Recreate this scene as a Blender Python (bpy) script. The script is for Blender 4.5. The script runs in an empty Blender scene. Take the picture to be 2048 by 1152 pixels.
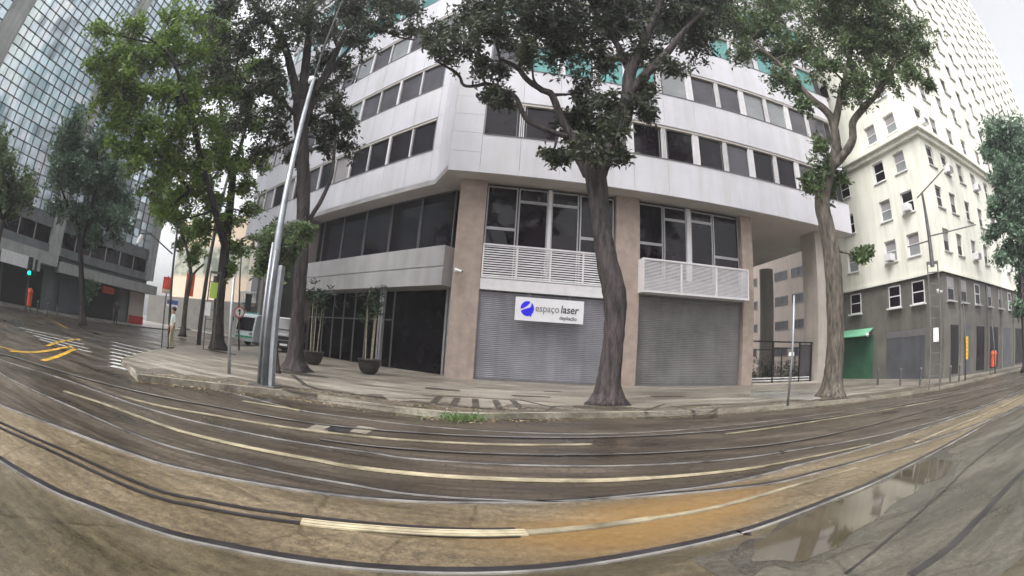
import bpy, bmesh, math, random
import numpy as np
from mathutils import Vector, Matrix
R = math.radians
C = bpy.context.scene.collection
sc = bpy.context.scene
rnd = random.Random(7)

# ------------------------------------------------------------------ camera
H = 1.3                                            # eye height of the windscreen camera
FPX, PITCH, ROLL = 912.0, R(8.3), R(3.7)           # equisolid fisheye, focal length in pixels of a 2048 px frame
_U = Vector((math.sin(ROLL)*math.cos(PITCH), math.cos(ROLL)*math.cos(PITCH), -math.sin(PITCH)))
_E = Vector((0, 0, -1)).cross(_U).normalized()
_N = _U.cross(_E)
BAS = Matrix((_E, _N, _U))                         # camera space -> world
cd = bpy.data.cameras.new('camera')
cam = bpy.data.objects.new('camera', cd)
C.objects.link(cam)
cam.matrix_world = Matrix.Translation((0, 0, H)) @ BAS.to_4x4()
cd.type = 'PANO'
cd.sensor_width = 36.0
cd.sensor_fit = 'HORIZONTAL'
cd.clip_start = 0.05
cd.clip_end = 2000
cc = cd.cycles if hasattr(cd, 'cycles') and hasattr(cd.cycles, 'panorama_type') else cd
cc.panorama_type = 'FISHEYE_EQUISOLID'
cc.fisheye_lens = FPX/2048*36.0
cc.fisheye_fov = R(200)
sc.camera = cam

# ------------------------------------------------------------------ sky, sun, exposure
w = bpy.data.worlds.new('World')
sc.world = w
w.use_nodes = True
nt = w.node_tree
sky = nt.nodes.new('ShaderNodeTexSky')
sky.sky_type = 'NISHITA'
sky.sun_disc = False
sky.sun_elevation = R(56)
sky.sun_rotation = R(230)
sky.air_density = 1.0
sky.dust_density = 6.0
sky.ozone_density = 1.0
hs = nt.nodes.new('ShaderNodeHueSaturation')
hs.inputs['Saturation'].default_value = 0.12
nt.links.new(sky.outputs[0], hs.inputs['Color'])
bgn = nt.nodes['Background']
bgn.inputs['Strength'].default_value = 0.15
nt.links.new(hs.outputs[0], bgn.inputs['Color'])
sd = bpy.data.lights.new('sun', 'SUN')
sd.energy = 0.6
sd.angle = R(40)
sd.color = (1.0, 0.97, 0.92)
so = bpy.data.objects.new('sun', sd)
C.objects.link(so)
so.rotation_euler = (R(34), 0, R(-50))
sc.view_settings.view_transform = 'Standard'
sc.view_settings.look = 'None'
sc.view_settings.exposure = 1.38
sc.view_settings.gamma = 1.0
sc.cycles.max_bounces = 6
sc.cycles.diffuse_bounces = 3
sc.cycles.glossy_bounces = 3
sc.cycles.transmission_bounces = 3
sc.cycles.use_denoising = True

# ------------------------------------------------------------------ pixel -> place helpers (photo pixels, 2048 wide)
def ray(px, py):
    x, y = px-1024.0, py-576.0
    r = math.hypot(x, y)
    th = 2*math.asin(min(1, r/(2*FPX)))
    s = math.sin(th)/max(r, 1e-9)
    return BAS @ Vector((x*s, -y*s, -math.cos(th)))
def gp(px, py, z=0.0):
    d = ray(px, py)
    t = (z-H)/d.z
    return Vector((d.x*t, d.y*t, z))
def at(px, py, dist):                              # a point at a horizontal distance from the camera
    d = ray(px, py)
    t = dist/math.hypot(d.x, d.y)
    return Vector((d.x*t, d.y*t, H+d.z*t))

# ------------------------------------------------------------------ mesh helpers
class MB:
    def __init__(s, T=None):
        s.v = []; s.f = []; s.m = []; s.T = T; s.mi = 0
    def add(s, vs, fs):
        o = len(s.v)
        for v in vs:
            s.v.append(tuple(s.T(*v)) if s.T else tuple(v))
        for f in fs:
            s.f.append(tuple(i+o for i in f)); s.m.append(s.mi)
    def box(s, x0, x1, y0, y1, z0, z1):
        s.add([(x0,y0,z0),(x1,y0,z0),(x1,y1,z0),(x0,y1,z0),(x0,y0,z1),(x1,y0,z1),(x1,y1,z1),(x0,y1,z1)],
              [(0,3,2,1),(4,5,6,7),(0,1,5,4),(1,2,6,5),(2,3,7,6),(3,0,4,7)])
    def prism(s, poly, z0, z1):
        n = len(poly)
        s.add([(x,y,z0) for x,y in poly]+[(x,y,z1) for x,y in poly],
              [tuple(range(n-1,-1,-1)), tuple(range(n,2*n))]+[(i,(i+1)%n,n+(i+1)%n,n+i) for i in range(n)])
    def extr(s, poly, axis, a, b):                 # polygon in the two other axes extruded along axis
        n = len(poly)
        def P(p, t):
            return (t,p[0],p[1]) if axis == 0 else ((p[0],t,p[1]) if axis == 1 else (p[0],p[1],t))
        s.add([P(p,a) for p in poly]+[P(p,b) for p in poly],
              [tuple(range(n-1,-1,-1)), tuple(range(n,2*n))]+[(i,(i+1)%n,n+(i+1)%n,n+i) for i in range(n)])
    def tube(s, pts, rads, n=8, cap=True, jit=0.0, rg=None):
        pts = [Vector(p) for p in pts]
        if not hasattr(rads, '__len__'): rads = [rads]*len(pts)
        vs = []; fs = []; ref = None
        for i, p in enumerate(pts):
            d = (pts[min(i+1,len(pts)-1)]-pts[max(i-1,0)])
            if d.length < 1e-9: d = Vector((0,0,1))
            d.normalize()
            if ref is None:
                ref = Vector((1,0,0)) if abs(d.x) < .8 else Vector((0,1,0))
            ref = (ref-d*ref.dot(d)).normalized()
            b = d.cross(ref)
            for k in range(n):
                a = 2*math.pi*k/n
                r = rads[i]*(1+(jit*(rg.random()-.5) if rg else 0))
                vs.append(tuple(p+ref*(math.cos(a)*r)+b*(math.sin(a)*r)))
        for i in range(len(pts)-1):
            for k in range(n):
                fs.append((i*n+k, i*n+(k+1)%n, (i+1)*n+(k+1)%n, (i+1)*n+k))
        if cap:
            fs.append(tuple(range(n-1,-1,-1))); fs.append(tuple((len(pts)-1)*n+k for k in range(n)))
        s.add(vs, fs)
    def bar(s, p, q, r, n=6):
        s.tube([p, q], [r, r], n)
    def lathe(s, prof, n=16, c=(0,0,0)):
        vs = []; fs = []
        for r, z in prof:
            for k in range(n):
                a = 2*math.pi*k/n
                vs.append((c[0]+r*math.cos(a), c[1]+r*math.sin(a), c[2]+z))
        for i in range(len(prof)-1):
            for k in range(n):
                fs.append((i*n+k, i*n+(k+1)%n, (i+1)*n+(k+1)%n, (i+1)*n+k))
        fs.append(tuple(range(n-1,-1,-1))); fs.append(tuple((len(prof)-1)*n+k for k in range(n)))
        s.add(vs, fs)
    def build(s, name, mat, parent=None, smooth=False, bevel=0.0, recalc=True):
        me = bpy.data.meshes.new(name)
        me.from_pydata(s.v, [], s.f)
        mats = mat if isinstance(mat, (list, tuple)) else [mat]
        for m_ in mats: me.materials.append(m_)
        if len(mats) > 1: me.polygons.foreach_set('material_index', s.m)
        if recalc:
            bm = bmesh.new(); bm.from_mesh(me)
            bmesh.ops.recalc_face_normals(bm, faces=bm.faces)
            bm.to_mesh(me); bm.free()
        if smooth: me.polygons.foreach_set('use_smooth', [True]*len(me.polygons))
        me.update()
        o = bpy.data.objects.new(name, me)
        C.objects.link(o)
        if parent: o.parent = parent
        if bevel:
            b = o.modifiers.new('bevel', 'BEVEL'); b.width = bevel; b.segments = 2; b.limit_method = 'ANGLE'
        return o

def tag(o, label=None, cat=None, group=None, kind=None):
    if label: o['label'] = label
    if cat: o['category'] = cat
    if group: o['group'] = group
    if kind: o['kind'] = kind
    return o
def thing(name, label, cat, loc=(0,0,0), rz=0.0, group=None):
    o = bpy.data.objects.new(name, None)
    C.objects.link(o)
    o.empty_display_size = .3
    o.location = loc; o.rotation_euler = (0,0,rz)
    return tag(o, label, cat, group)
def dup(o, parent=None, loc=None):
    c = o.copy(); C.objects.link(c)
    if parent: c.parent = parent
    if loc is not None: c.location = loc
    for ch in list(o.children): dup(ch, c)
    return c
def rot2(s, o, a):
    return s*math.cos(a)-o*math.sin(a), s*math.sin(a)+o*math.cos(a)
def crom(pts, n=6):                                # Catmull-Rom resample of tuples
    P = [np.array(p, float) for p in pts]
    P = [2*P[0]-P[1]]+P+[2*P[-1]-P[-2]]
    out = []
    for i in range(1, len(P)-2):
        for k in range(n):
            t = k/n
            out.append(.5*((2*P[i])+(P[i+1]-P[i-1])*t+(2*P[i-1]-5*P[i]+4*P[i+1]-P[i+2])*t*t+(3*P[i]-P[i-1]-3*P[i+1]+P[i+2])*t**3))
    out.append(P[-2])
    return out

# ------------------------------------------------------------------ materials
def newmat(name):
    m = bpy.data.materials.new(name); m.use_nodes = True
    n = m.node_tree.nodes; l = m.node_tree.links
    return m, n, l, n['Principled BSDF']
def gmat(name, col, rough=.6, metal=0.0, var=.12, scale=2.0, bump=.0, bscale=30.0, streak=0.0, spec=.5, detail=6.0, tint=None, rvar=0.0, stretch=0.0):
    m, n, l, b = newmat(name)
    tc = n.new('ShaderNodeTexCoord')
    no = n.new('ShaderNodeTexNoise'); no.inputs['Scale'].default_value = scale; no.inputs['Detail'].default_value = detail
    no.inputs['Roughness'].default_value = .62
    l.new(tc.outputs['Object'], no.inputs['Vector'])
    cr = n.new('ShaderNodeValToRGB')
    cr.color_ramp.elements[0].position = .32; cr.color_ramp.elements[1].position = .7
    lo = [c*(1-var*1.6) for c in col]; hi = [min(1, c*(1+var)) for c in col]
    if tint: lo = [a*(1-.35)+t*.35 for a, t in zip(lo, tint)]
    cr.color_ramp.elements[0].color = (*lo, 1); cr.color_ramp.elements[1].color = (*hi, 1)
    l.new(no.outputs['Fac'], cr.inputs[0])
    out = cr.outputs[0]
    if streak:
        mp = n.new('ShaderNodeMapping'); mp.inputs['Scale'].default_value = (1.6, 1.6, .16)
        l.new(tc.outputs['Object'], mp.inputs['Vector'])
        ns = n.new('ShaderNodeTexNoise'); ns.inputs['Scale'].default_value = 1.6; ns.inputs['Detail'].default_value = 5
        l.new(mp.outputs[0], ns.inputs['Vector'])
        r2 = n.new('ShaderNodeValToRGB'); r2.color_ramp.elements[0].position = .42; r2.color_ramp.elements[1].position = .68
        r2.color_ramp.elements[0].color = (1,1,1,1); k = 1-streak; r2.color_ramp.elements[1].color = (k,k,k*.96,1)
        l.new(ns.outputs['Fac'], r2.inputs[0])
        mx = n.new('ShaderNodeMixRGB'); mx.blend_type = 'MULTIPLY'; mx.inputs[0].default_value = 1
        l.new(out, mx.inputs[1]); l.new(r2.outputs[0], mx.inputs[2]); out = mx.outputs[0]
    l.new(out, b.inputs['Base Color'])
    b.inputs['Roughness'].default_value = rough
    if rvar:
        mr = n.new('ShaderNodeMapRange'); mr.inputs[1].default_value = .35; mr.inputs[2].default_value = .65
        mr.inputs[3].default_value = max(.03, rough-rvar); mr.inputs[4].default_value = min(1, rough+rvar)
        l.new(no.outputs['Fac'], mr.inputs[0]); l.new(mr.outputs[0], b.inputs['Roughness'])
    b.inputs['Metallic'].default_value = metal
    b.inputs['Specular IOR Level'].default_value = spec
    if bump:
        nb = n.new('ShaderNodeTexNoise'); nb.inputs['Scale'].default_value = bscale; nb.inputs['Detail'].default_value = 5
        if stretch:
            ms = n.new('ShaderNodeMapping'); ms.inputs['Scale'].default_value = (1,1,stretch); l.new(tc.outputs['Object'], ms.inputs['Vector']); l.new(ms.outputs[0], nb.inputs['Vector']); l.new(ms.outputs[0], no.inputs['Vector'])
        else: l.new(tc.outputs['Object'], nb.inputs['Vector'])
        bp = n.new('ShaderNodeBump'); bp.inputs['Strength'].default_value = bump; bp.inputs['Distance'].default_value = .05 if stretch else .02
        l.new(nb.outputs['Fac'], bp.inputs['Height']); l.new(bp.outputs[0], b.inputs['Normal'])
    return m
def leafmat(name, dark, light, trans=.25):
    m, n, l, b = newmat(name)
    g = n.new('ShaderNodeNewGeometry')
    tc = n.new('ShaderNodeTexCoord')
    no = n.new('ShaderNodeTexNoise'); no.inputs['Scale'].default_value = .9; no.inputs['Detail'].default_value = 2
    l.new(tc.outputs['Object'], no.inputs['Vector'])
    ad = n.new('ShaderNodeMath'); ad.operation = 'MULTIPLY_ADD'; ad.inputs[1].default_value = .45; 
    l.new(g.outputs['Random Per Island'], ad.inputs[0]); 
    ml = n.new('ShaderNodeMath'); ml.operation = 'MULTIPLY'; ml.inputs[1].default_value = .6
    l.new(no.outputs['Fac'], ml.inputs[0]); l.new(ml.outputs[0], ad.inputs[2])
    cr = n.new('ShaderNodeValToRGB')
    cr.color_ramp.elements[0].position = .2; cr.color_ramp.elements[1].position = .8
    cr.color_ramp.elements[0].color = (*dark, 1); cr.color_ramp.elements[1].color = (*light, 1)
    l.new(ad.outputs[0], cr.inputs[0]); l.new(cr.outputs[0], b.inputs['Base Color'])
    b.inputs['Roughness'].default_value = .45
    tr = n.new('ShaderNodeBsdfTranslucent'); l.new(cr.outputs[0], tr.inputs['Color'])
    mx = n.new('ShaderNodeMixShader'); mx.inputs[0].default_value = trans
    l.new(b.outputs[0], mx.inputs[1]); l.new(tr.outputs[0], mx.inputs[2])
    l.new(mx.outputs[0], n['Material Output'].inputs['Surface'])
    return m

M = {}
M['white_panel'] = gmat('white_panel', (.62,.61,.66), .45, var=.08, scale=.25, streak=.09)
M['soffit'] = gmat('soffit', (.55,.51,.48), .7, var=.08, scale=.4)
M['joint'] = gmat('joint', (.16,.15,.16), .8)
M['white_alu'] = gmat('white_alu', (.68,.66,.68), .4, var=.06, scale=3)
M['alu'] = gmat('alu', (.42,.41,.42), .35, metal=.5, var=.1, scale=4)
M['alu_dark'] = gmat('alu_dark', (.2,.19,.2), .4, metal=.3, var=.1, scale=4)
M['travertine'] = gmat('travertine', (.37,.29,.25), .55, var=.16, scale=1.8, bump=.15, bscale=40, streak=.1, tint=(.30,.24,.2))
M['shutter'] = gmat('shutter', (.31,.305,.34), .42, metal=.3, var=.16, scale=.7, streak=.16)
M['shutter_olive'] = gmat('shutter_olive', (.24,.235,.23), .42, metal=.3, var=.18, scale=.8, streak=.12)
M['glass_dark'] = gmat('glass_dark', (.012,.007,.012), .06, var=.4, scale=.6, spec=.32)
M['glass_grey'] = gmat('glass_grey', (.075,.068,.08), .1, var=.3, scale=.5, spec=.7)
M['glass_pale'] = gmat('glass_pale', (.27,.28,.29), .12, var=.2, scale=.5, spec=.8)
M['glass_teal'] = gmat('glass_teal', (.10,.30,.29), .1, var=.2, scale=.5, spec=.8)
M['blind'] = gmat('blind', (.30,.28,.29), .6, var=.1, scale=.8)
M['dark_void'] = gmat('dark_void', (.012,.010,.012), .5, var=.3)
M['lobby_glass'] = gmat('lobby_glass', (.008,.006,.008), .12, var=.5, scale=.5, spec=.15)
M['fascia_grey'] = gmat('fascia_grey', (.40,.39,.40), .55, var=.12, scale=.5, streak=.15)
M['cream_wall'] = gmat('cream_wall', (.80,.79,.71), .75, var=.06, scale=.35, streak=.14)
M['pink_wall'] = gmat('pink_wall', (.58,.50,.45), .75, var=.06, scale=.4, streak=.12)
M['grey_stone'] = gmat('grey_stone', (.155,.145,.13), .55, var=.2, scale=.7, bump=.1, streak=.2)
M['granite'] = gmat('granite', (.17,.18,.19), .5, var=.25, scale=.6, bump=.1, streak=.2)
M['concrete'] = gmat('concrete', (.40,.41,.40), .7, var=.14, scale=.8, bump=.1, streak=.2)
M['concrete_col'] = gmat('concrete_col', (.25,.22,.20), .6, var=.12, scale=.8, streak=.1)
M['pier_stone'] = gmat('pier_stone', (.48,.43,.39), .6, var=.1, scale=.8, streak=.15)
M['bark'] = gmat('bark', (.055,.042,.042), .8, var=.6, scale=9, bump=1.0, bscale=16, detail=9, stretch=.22)
M['bark_light'] = gmat('bark_light', (.12,.10,.08), .8, var=.55, scale=9, bump=1.0, bscale=16, detail=9, stretch=.22)
M['leaf_dark'] = leafmat('leaf_dark', (.018,.025,.016), (.095,.11,.062), .3)
M['leaf_mid'] = leafmat('leaf_mid', (.035,.066,.026), (.18,.25,.11), .35)
M['leaf_bright'] = leafmat('leaf_bright', (.055,.11,.018), (.27,.40,.075), .4)
M['leaf_blue'] = leafmat('leaf_blue', (.06,.11,.07), (.20,.30,.20), .3)
M['galv'] = gmat('galv', (.33,.35,.38), .4, metal=.5, var=.15, scale=3, streak=.15)
M['pole_grey'] = gmat('pole_grey', (.12,.12,.12), .5, metal=.3, var=.2, scale=3, streak=.15)
M['pole_dark'] = gmat('pole_dark', (.06,.06,.06), .5, var=.3, scale=3)
M['black_metal'] = gmat('black_metal', (.014,.014,.014), .45, var=.3)
M['white_paint'] = gmat('white_paint', (.75,.75,.75), .5, var=.08, scale=3)
M['orange'] = gmat('orange', (.72,.10,.03), .45, var=.12, scale=3)
M['red'] = gmat('red', (.50,.03,.02), .45, var=.15, scale=3)
M['yellow_sign'] = gmat('yellow_sign', (.80,.52,.02), .45, var=.08)
M['lime'] = gmat('lime', (.42,.60,.08), .5, var=.1)
M['blue_sign'] = gmat('blue_sign', (.06,.08,.30), .45, var=.1)
M['logo_blue'] = gmat('logo_blue', (.015,.005,.80), .4, var=.04)
M['text_black'] = gmat('text_black', (.02,.02,.03), .5)
M['text_grey'] = gmat('text_grey', (.24,.24,.23), .5, var=.2, scale=12)
M['sign_white'] = gmat('sign_white', (.74,.73,.76), .45, var=.03)
M['green_wall'] = gmat('green_wall', (.035,.12,.065), .55, var=.2, scale=1.2)
M['green_light'] = gmat('green_light', (.20,.52,.32), .5, var=.08)
M['roller_grey'] = gmat('roller_grey', (.11,.115,.13), .5, metal=.2, var=.15, scale=1, streak=.15)
M['steel_rail'] = gmat('steel_rail', (.36,.34,.32), .28, metal=.4, var=.45, scale=1.6, detail=8)
M['groove'] = gmat('groove', (.028,.024,.026), .35, var=.4, scale=2)
M['rail_yellow'] = gmat('rail_yellow', (.46,.40,.27), .4, var=.36, scale=2.2, rvar=.1, detail=10)
M['worn_yellow'] = gmat('worn_yellow', (.27,.235,.165), .4, var=.4, scale=2.2, rvar=.1, detail=10)
M['paint_white'] = gmat('paint_white', (.60,.60,.58), .4, var=.3, scale=6, rvar=.1)
M['paint_yellow'] = gmat('paint_yellow', (.60,.36,.04), .4, var=.35, scale=4, rvar=.1)
M['soil'] = gmat('soil', (.055,.045,.032), .85, var=.4, scale=6, bump=.6, bscale=40)
M['pot'] = gmat('pot', (.03,.024,.022), .5, var=.3, scale=4)
M['bamboo'] = gmat('bamboo', (.30,.27,.19), .6, var=.2, scale=6)
M['hedge'] = leafmat('hedge', (.012,.022,.012), (.04,.065,.03), .15)
M['grass'] = leafmat('grass', (.04,.10,.02), (.12,.24,.05), .2)
M['litter'] = leafmat('litter', (.09,.055,.025), (.40,.32,.20), .0)
M['bus_white'] = gmat('bus_white', (.62,.68,.68), .35, var=.08, scale=2)
M['bus_teal'] = gmat('bus_teal', (.18,.52,.52), .35, var=.08)
M['bus_grey'] = gmat('bus_grey', (.16,.24,.25), .4, var=.1)
M['bus_green'] = gmat('bus_green', (.03,.36,.17), .35, var=.05)
M['tyre'] = gmat('tyre', (.02,.02,.02), .8)
M['van_silver'] = gmat('van_silver', (.36,.36,.36), .35, metal=.3, var=.1)
M['skin'] = gmat('skin', (.36,.20,.13), .5, var=.05)
M['hair'] = gmat('hair', (.02,.015,.012), .7)
M['shirt_pale'] = gmat('shirt_pale', (.50,.56,.52), .8, var=.1)
M['shirt_dark'] = gmat('shirt_dark', (.04,.04,.035), .8, var=.2)
M['trousers_tan'] = gmat('trousers_tan', (.36,.31,.20), .8, var=.1)
M['trousers_dark'] = gmat('trousers_dark', (.03,.03,.035), .8, var=.1)
M['lens_green'], _n, _l, _b = newmat('lens_green')
_b.inputs['Base Color'].default_value = (0,.3,.15,1); _b.inputs['Emission Color'].default_value = (0,1,.5,1); _b.inputs['Emission Strength'].default_value = 3

def curtain_mat(name, cy, cz, base, dark):          # mirror glass, every pane set at its own slight tilt and tone
    m, n, l, b = newmat(name)
    tc = n.new('ShaderNodeTexCoord')
    dv = n.new('ShaderNodeVectorMath'); dv.operation = 'DIVIDE'; dv.inputs[1].default_value = (cy, 50, cz)
    fl = n.new('ShaderNodeVectorMath'); fl.operation = 'FLOOR'
    l.new(tc.outputs['Object'], dv.inputs[0]); l.new(dv.outputs[0], fl.inputs[0])
    wn = n.new('ShaderNodeTexWhiteNoise'); l.new(fl.outputs[0], wn.inputs['Vector'])
    dv2 = n.new('ShaderNodeVectorMath'); dv2.operation = 'DIVIDE'; dv2.inputs[1].default_value = (cy*3, 50, cz*2)
    fl2 = n.new('ShaderNodeVectorMath'); fl2.operation = 'FLOOR'
    l.new(tc.outputs['Object'], dv2.inputs[0]); l.new(dv2.outputs[0], fl2.inputs[0])
    wn2 = n.new('ShaderNodeTexWhiteNoise'); l.new(fl2.outputs[0], wn2.inputs['Vector'])
    ad = n.new('ShaderNodeMath'); ad.operation = 'MULTIPLY_ADD'; ad.inputs[1].default_value = .55
    mu = n.new('ShaderNodeMath'); mu.operation = 'MULTIPLY'; mu.inputs[1].default_value = .45
    l.new(wn.outputs['Value'], mu.inputs[0]); l.new(wn2.outputs['Value'], ad.inputs[0]); l.new(mu.outputs[0], ad.inputs[2])
    cr = n.new('ShaderNodeValToRGB')
    e = cr.color_ramp.elements; e[0].position = .05; e[0].color = (*dark, 1); e[1].position = .98; e[1].color = (.95,.97,1,1)
    k = e.new(.3); k.color = (*[c*.75 for c in base], 1); k = e.new(.7); k.color = (*base, 1)
    l.new(ad.outputs[0], cr.inputs[0]); l.new(cr.outputs[0], b.inputs['Base Color'])
    b.inputs['Metallic'].default_value = .6; b.inputs['Roughness'].default_value = .12
    g = n.new('ShaderNodeNewGeometry')
    sb = n.new('ShaderNodeVectorMath'); sb.operation = 'SUBTRACT'; sb.inputs[1].default_value = (.5,.5,.5)
    l.new(wn.outputs['Color'], sb.inputs[0])
    scl = n.new('ShaderNodeVectorMath'); scl.operation = 'SCALE'; scl.inputs['Scale'].default_value = .10
    l.new(sb.outputs[0], scl.inputs[0])
    av = n.new('ShaderNodeVectorMath'); av.operation = 'ADD'
    l.new(g.outputs['Normal'], av.inputs[0]); l.new(scl.outputs[0], av.inputs[1])
    nm = n.new('ShaderNodeVectorMath'); nm.operation = 'NORMALIZE'; l.new(av.outputs[0], nm.inputs[0])
    l.new(nm.outputs[0], b.inputs['Normal'])
    return m
M['curtain'] = curtain_mat('curtain', .95, .85, (.80,.93,1.0), (.32,.42,.48))

def ground_mat(name, a, b_, c_, rough=.4, rv=.2, joint=None, scale=.5, bump=.25, spec=.5, streak=.35, stain=None, crack=0):
    """wet ground: broad stains + speckle, roughness drops in the wet patches; joint=(w,h,amount) lays stone setts"""
    m, n, l, b = newmat(name)
    tc = n.new('ShaderNodeTexCoord')
    n1 = n.new('ShaderNodeTexNoise'); n1.inputs['Scale'].default_value = scale; n1.inputs['Detail'].default_value = 8; n1.inputs['Roughness'].default_value = .65
    n2 = n.new('ShaderNodeTexNoise'); n2.inputs['Scale'].default_value = 14; n2.inputs['Detail'].default_value = 6; n2.inputs['Roughness'].default_value = .7
    mp = n.new('ShaderNodeMapping'); mp.inputs['Rotation'].default_value = (0,0,R(-8)); mp.inputs['Scale'].default_value = (.45,1.6,1)
    l.new(tc.outputs['Object'], mp.inputs['Vector']); l.new(mp.outputs[0], n1.inputs['Vector']); l.new(tc.outputs['Object'], n2.inputs['Vector'])
    cr = n.new('ShaderNodeValToRGB'); e = cr.color_ramp.elements
    e[0].position = .3; e[0].color = (*a, 1); e[1].position = .72; e[1].color = (*c_, 1)
    k = e.new(.5); k.color = (*b_, 1)
    l.new(n1.outputs['Fac'], cr.inputs[0])
    r2 = n.new('ShaderNodeValToRGB'); r2.color_ramp.elements[0].position = .3; r2.color_ramp.elements[1].position = .68
    r2.color_ramp.elements[0].color = (.62,.62,.62,1); r2.color_ramp.elements[1].color = (1.15,1.15,1.15,1)
    l.new(n2.outputs['Fac'], r2.inputs[0])
    mx = n.new('ShaderNodeMixRGB'); mx.blend_type = 'MULTIPLY'; mx.inputs[0].default_value = 1
    l.new(cr.outputs[0], mx.inputs[1]); l.new(r2.outputs[0], mx.inputs[2]); out = mx.outputs[0]
    hgt = n2.outputs['Fac']
    if streak:
        ms = n.new('ShaderNodeMapping'); ms.inputs['Rotation'].default_value = (0,0,R(-8)); ms.inputs['Scale'].default_value = (.35,3.2,1)
        n3 = n.new('ShaderNodeTexNoise'); n3.inputs['Scale'].default_value = 1.3; n3.inputs['Detail'].default_value = 7; n3.inputs['Roughness'].default_value = .7
        l.new(tc.outputs['Object'], ms.inputs['Vector']); l.new(ms.outputs[0], n3.inputs['Vector'])
        r3 = n.new('ShaderNodeValToRGB'); r3.color_ramp.elements[0].position = .36; r3.color_ramp.elements[1].position = .66
        k = 1-streak; r3.color_ramp.elements[0].color = (k,k*.98,k*.95,1); r3.color_ramp.elements[1].color = (1.12,1.12,1.1,1)
        l.new(n3.outputs['Fac'], r3.inputs[0])
        m4 = n.new('ShaderNodeMixRGB'); m4.blend_type = 'MULTIPLY'; m4.inputs[0].default_value = 1
        l.new(out, m4.inputs[1]); l.new(r3.outputs[0], m4.inputs[2]); out = m4.outputs[0]
        n5 = n.new('ShaderNodeTexNoise'); n5.inputs['Scale'].default_value = 60; n5.inputs['Detail'].default_value = 3
        l.new(tc.outputs['Object'], n5.inputs['Vector'])
        r5 = n.new('ShaderNodeValToRGB'); r5.color_ramp.elements[0].position = .38; r5.color_ramp.elements[1].position = .62
        r5.color_ramp.elements[0].color = (.8,.8,.8,1); r5.color_ramp.elements[1].color = (1.15,1.15,1.15,1)
        l.new(n5.outputs['Fac'], r5.inputs[0])
        m5 = n.new('ShaderNodeMixRGB'); m5.blend_type = 'MULTIPLY'; m5.inputs[0].default_value = 1
        l.new(out, m5.inputs[1]); l.new(r5.outputs[0], m5.inputs[2]); out = m5.outputs[0]
    if crack:
        nd = n.new('ShaderNodeMixRGB'); nd.blend_type = 'ADD'; nd.inputs[0].default_value = .35
        l.new(tc.outputs['Object'], nd.inputs[1]); l.new(n1.outputs['Color'], nd.inputs[2])
        vo = n.new('ShaderNodeTexVoronoi'); vo.feature = 'DISTANCE_TO_EDGE'; vo.inputs['Scale'].default_value = crack
        l.new(nd.outputs[0], vo.inputs['Vector'])
        rv_ = n.new('ShaderNodeValToRGB'); rv_.color_ramp.elements[0].position = .002; rv_.color_ramp.elements[1].position = .012
        rv_.color_ramp.elements[0].color = (.66,.64,.60,1); rv_.color_ramp.elements[1].color = (1,1,1,1)
        l.new(vo.outputs['Distance'], rv_.inputs[0])
        m8 = n.new('ShaderNodeMixRGB'); m8.blend_type = 'MULTIPLY'; m8.inputs[0].default_value = 1; l.new(out, m8.inputs[1]); l.new(rv_.outputs[0], m8.inputs[2]); out = m8.outputs[0]
    if stain:                                       # a sand stain with its own outline: centre, half axes, angle, colour
        (sx_, sy_), (ha, hb), ang, scol = stain
        mpS = n.new('ShaderNodeMapping'); mpS.vector_type = 'TEXTURE'; mpS.inputs['Location'].default_value = (sx_, sy_, 0); mpS.inputs['Rotation'].default_value = (0,0,ang); mpS.inputs['Scale'].default_value = (ha, hb, 1)
        l.new(tc.outputs['Object'], mpS.inputs['Vector'])
        ln = n.new('ShaderNodeVectorMath'); ln.operation = 'LENGTH'; l.new(mpS.outputs[0], ln.inputs[0])
        aS = n.new('ShaderNodeMath'); aS.operation = 'MULTIPLY_ADD'; aS.inputs[1].default_value = 1.1; l.new(n1.outputs['Fac'], aS.inputs[0]); l.new(ln.outputs['Value'], aS.inputs[2])
        mS = n.new('ShaderNodeMapRange'); mS.inputs[1].default_value = 1.65; mS.inputs[2].default_value = .85; mS.inputs[3].default_value = 0; mS.inputs[4].default_value = .95; mS.interpolation_type = 'SMOOTHSTEP'
        l.new(aS.outputs[0], mS.inputs[0])
        m6 = n.new('ShaderNodeMixRGB'); m6.inputs[2].default_value = (*scol, 1); l.new(mS.outputs[0], m6.inputs[0]); l.new(out, m6.inputs[1])
        m7 = n.new('ShaderNodeMixRGB'); m7.blend_type = 'MULTIPLY'; m7.inputs[0].default_value = .6; l.new(m6.outputs[0], m7.inputs[1]); l.new(r2.outputs[0], m7.inputs[2]); out = m7.outputs[0]
    if joint:
        br = n.new('ShaderNodeTexBrick'); br.inputs['Scale'].default_value = 1; br.inputs['Brick Width'].default_value = joint[0]
        br.inputs['Row Height'].default_value = joint[1]; br.inputs['Mortar Size'].default_value = joint[3] if len(joint) > 3 else .012
        br.inputs['Color1'].default_value = (1,1,1,1); br.inputs['Color2'].default_value = (.86,.85,.84,1)
        br.inputs['Mortar'].default_value = (joint[2],)*3+(1,)
        mb = n.new('ShaderNodeMapping'); mb.inputs['Rotation'].default_value = (0,0,R(-7))
        l.new(tc.outputs['Object'], mb.inputs['Vector']); l.new(mb.outputs[0], br.inputs['Vector'])
        m3 = n.new('ShaderNodeMixRGB'); m3.blend_type = 'MULTIPLY'; m3.inputs[0].default_value = 1
        l.new(out, m3.inputs[1]); l.new(br.outputs['Color'], m3.inputs[2]); out = m3.outputs[0]
    l.new(out, b.inputs['Base Color'])
    mr = n.new('ShaderNodeMapRange'); mr.inputs[1].default_value = .35; mr.inputs[2].default_value = .62
    mr.inputs[3].default_value = max(.05, rough-rv); mr.inputs[4].default_value = rough+rv
    l.new(n1.outputs['Fac'], mr.inputs[0]); l.new(mr.outputs[0], b.inputs['Roughness'])
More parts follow.
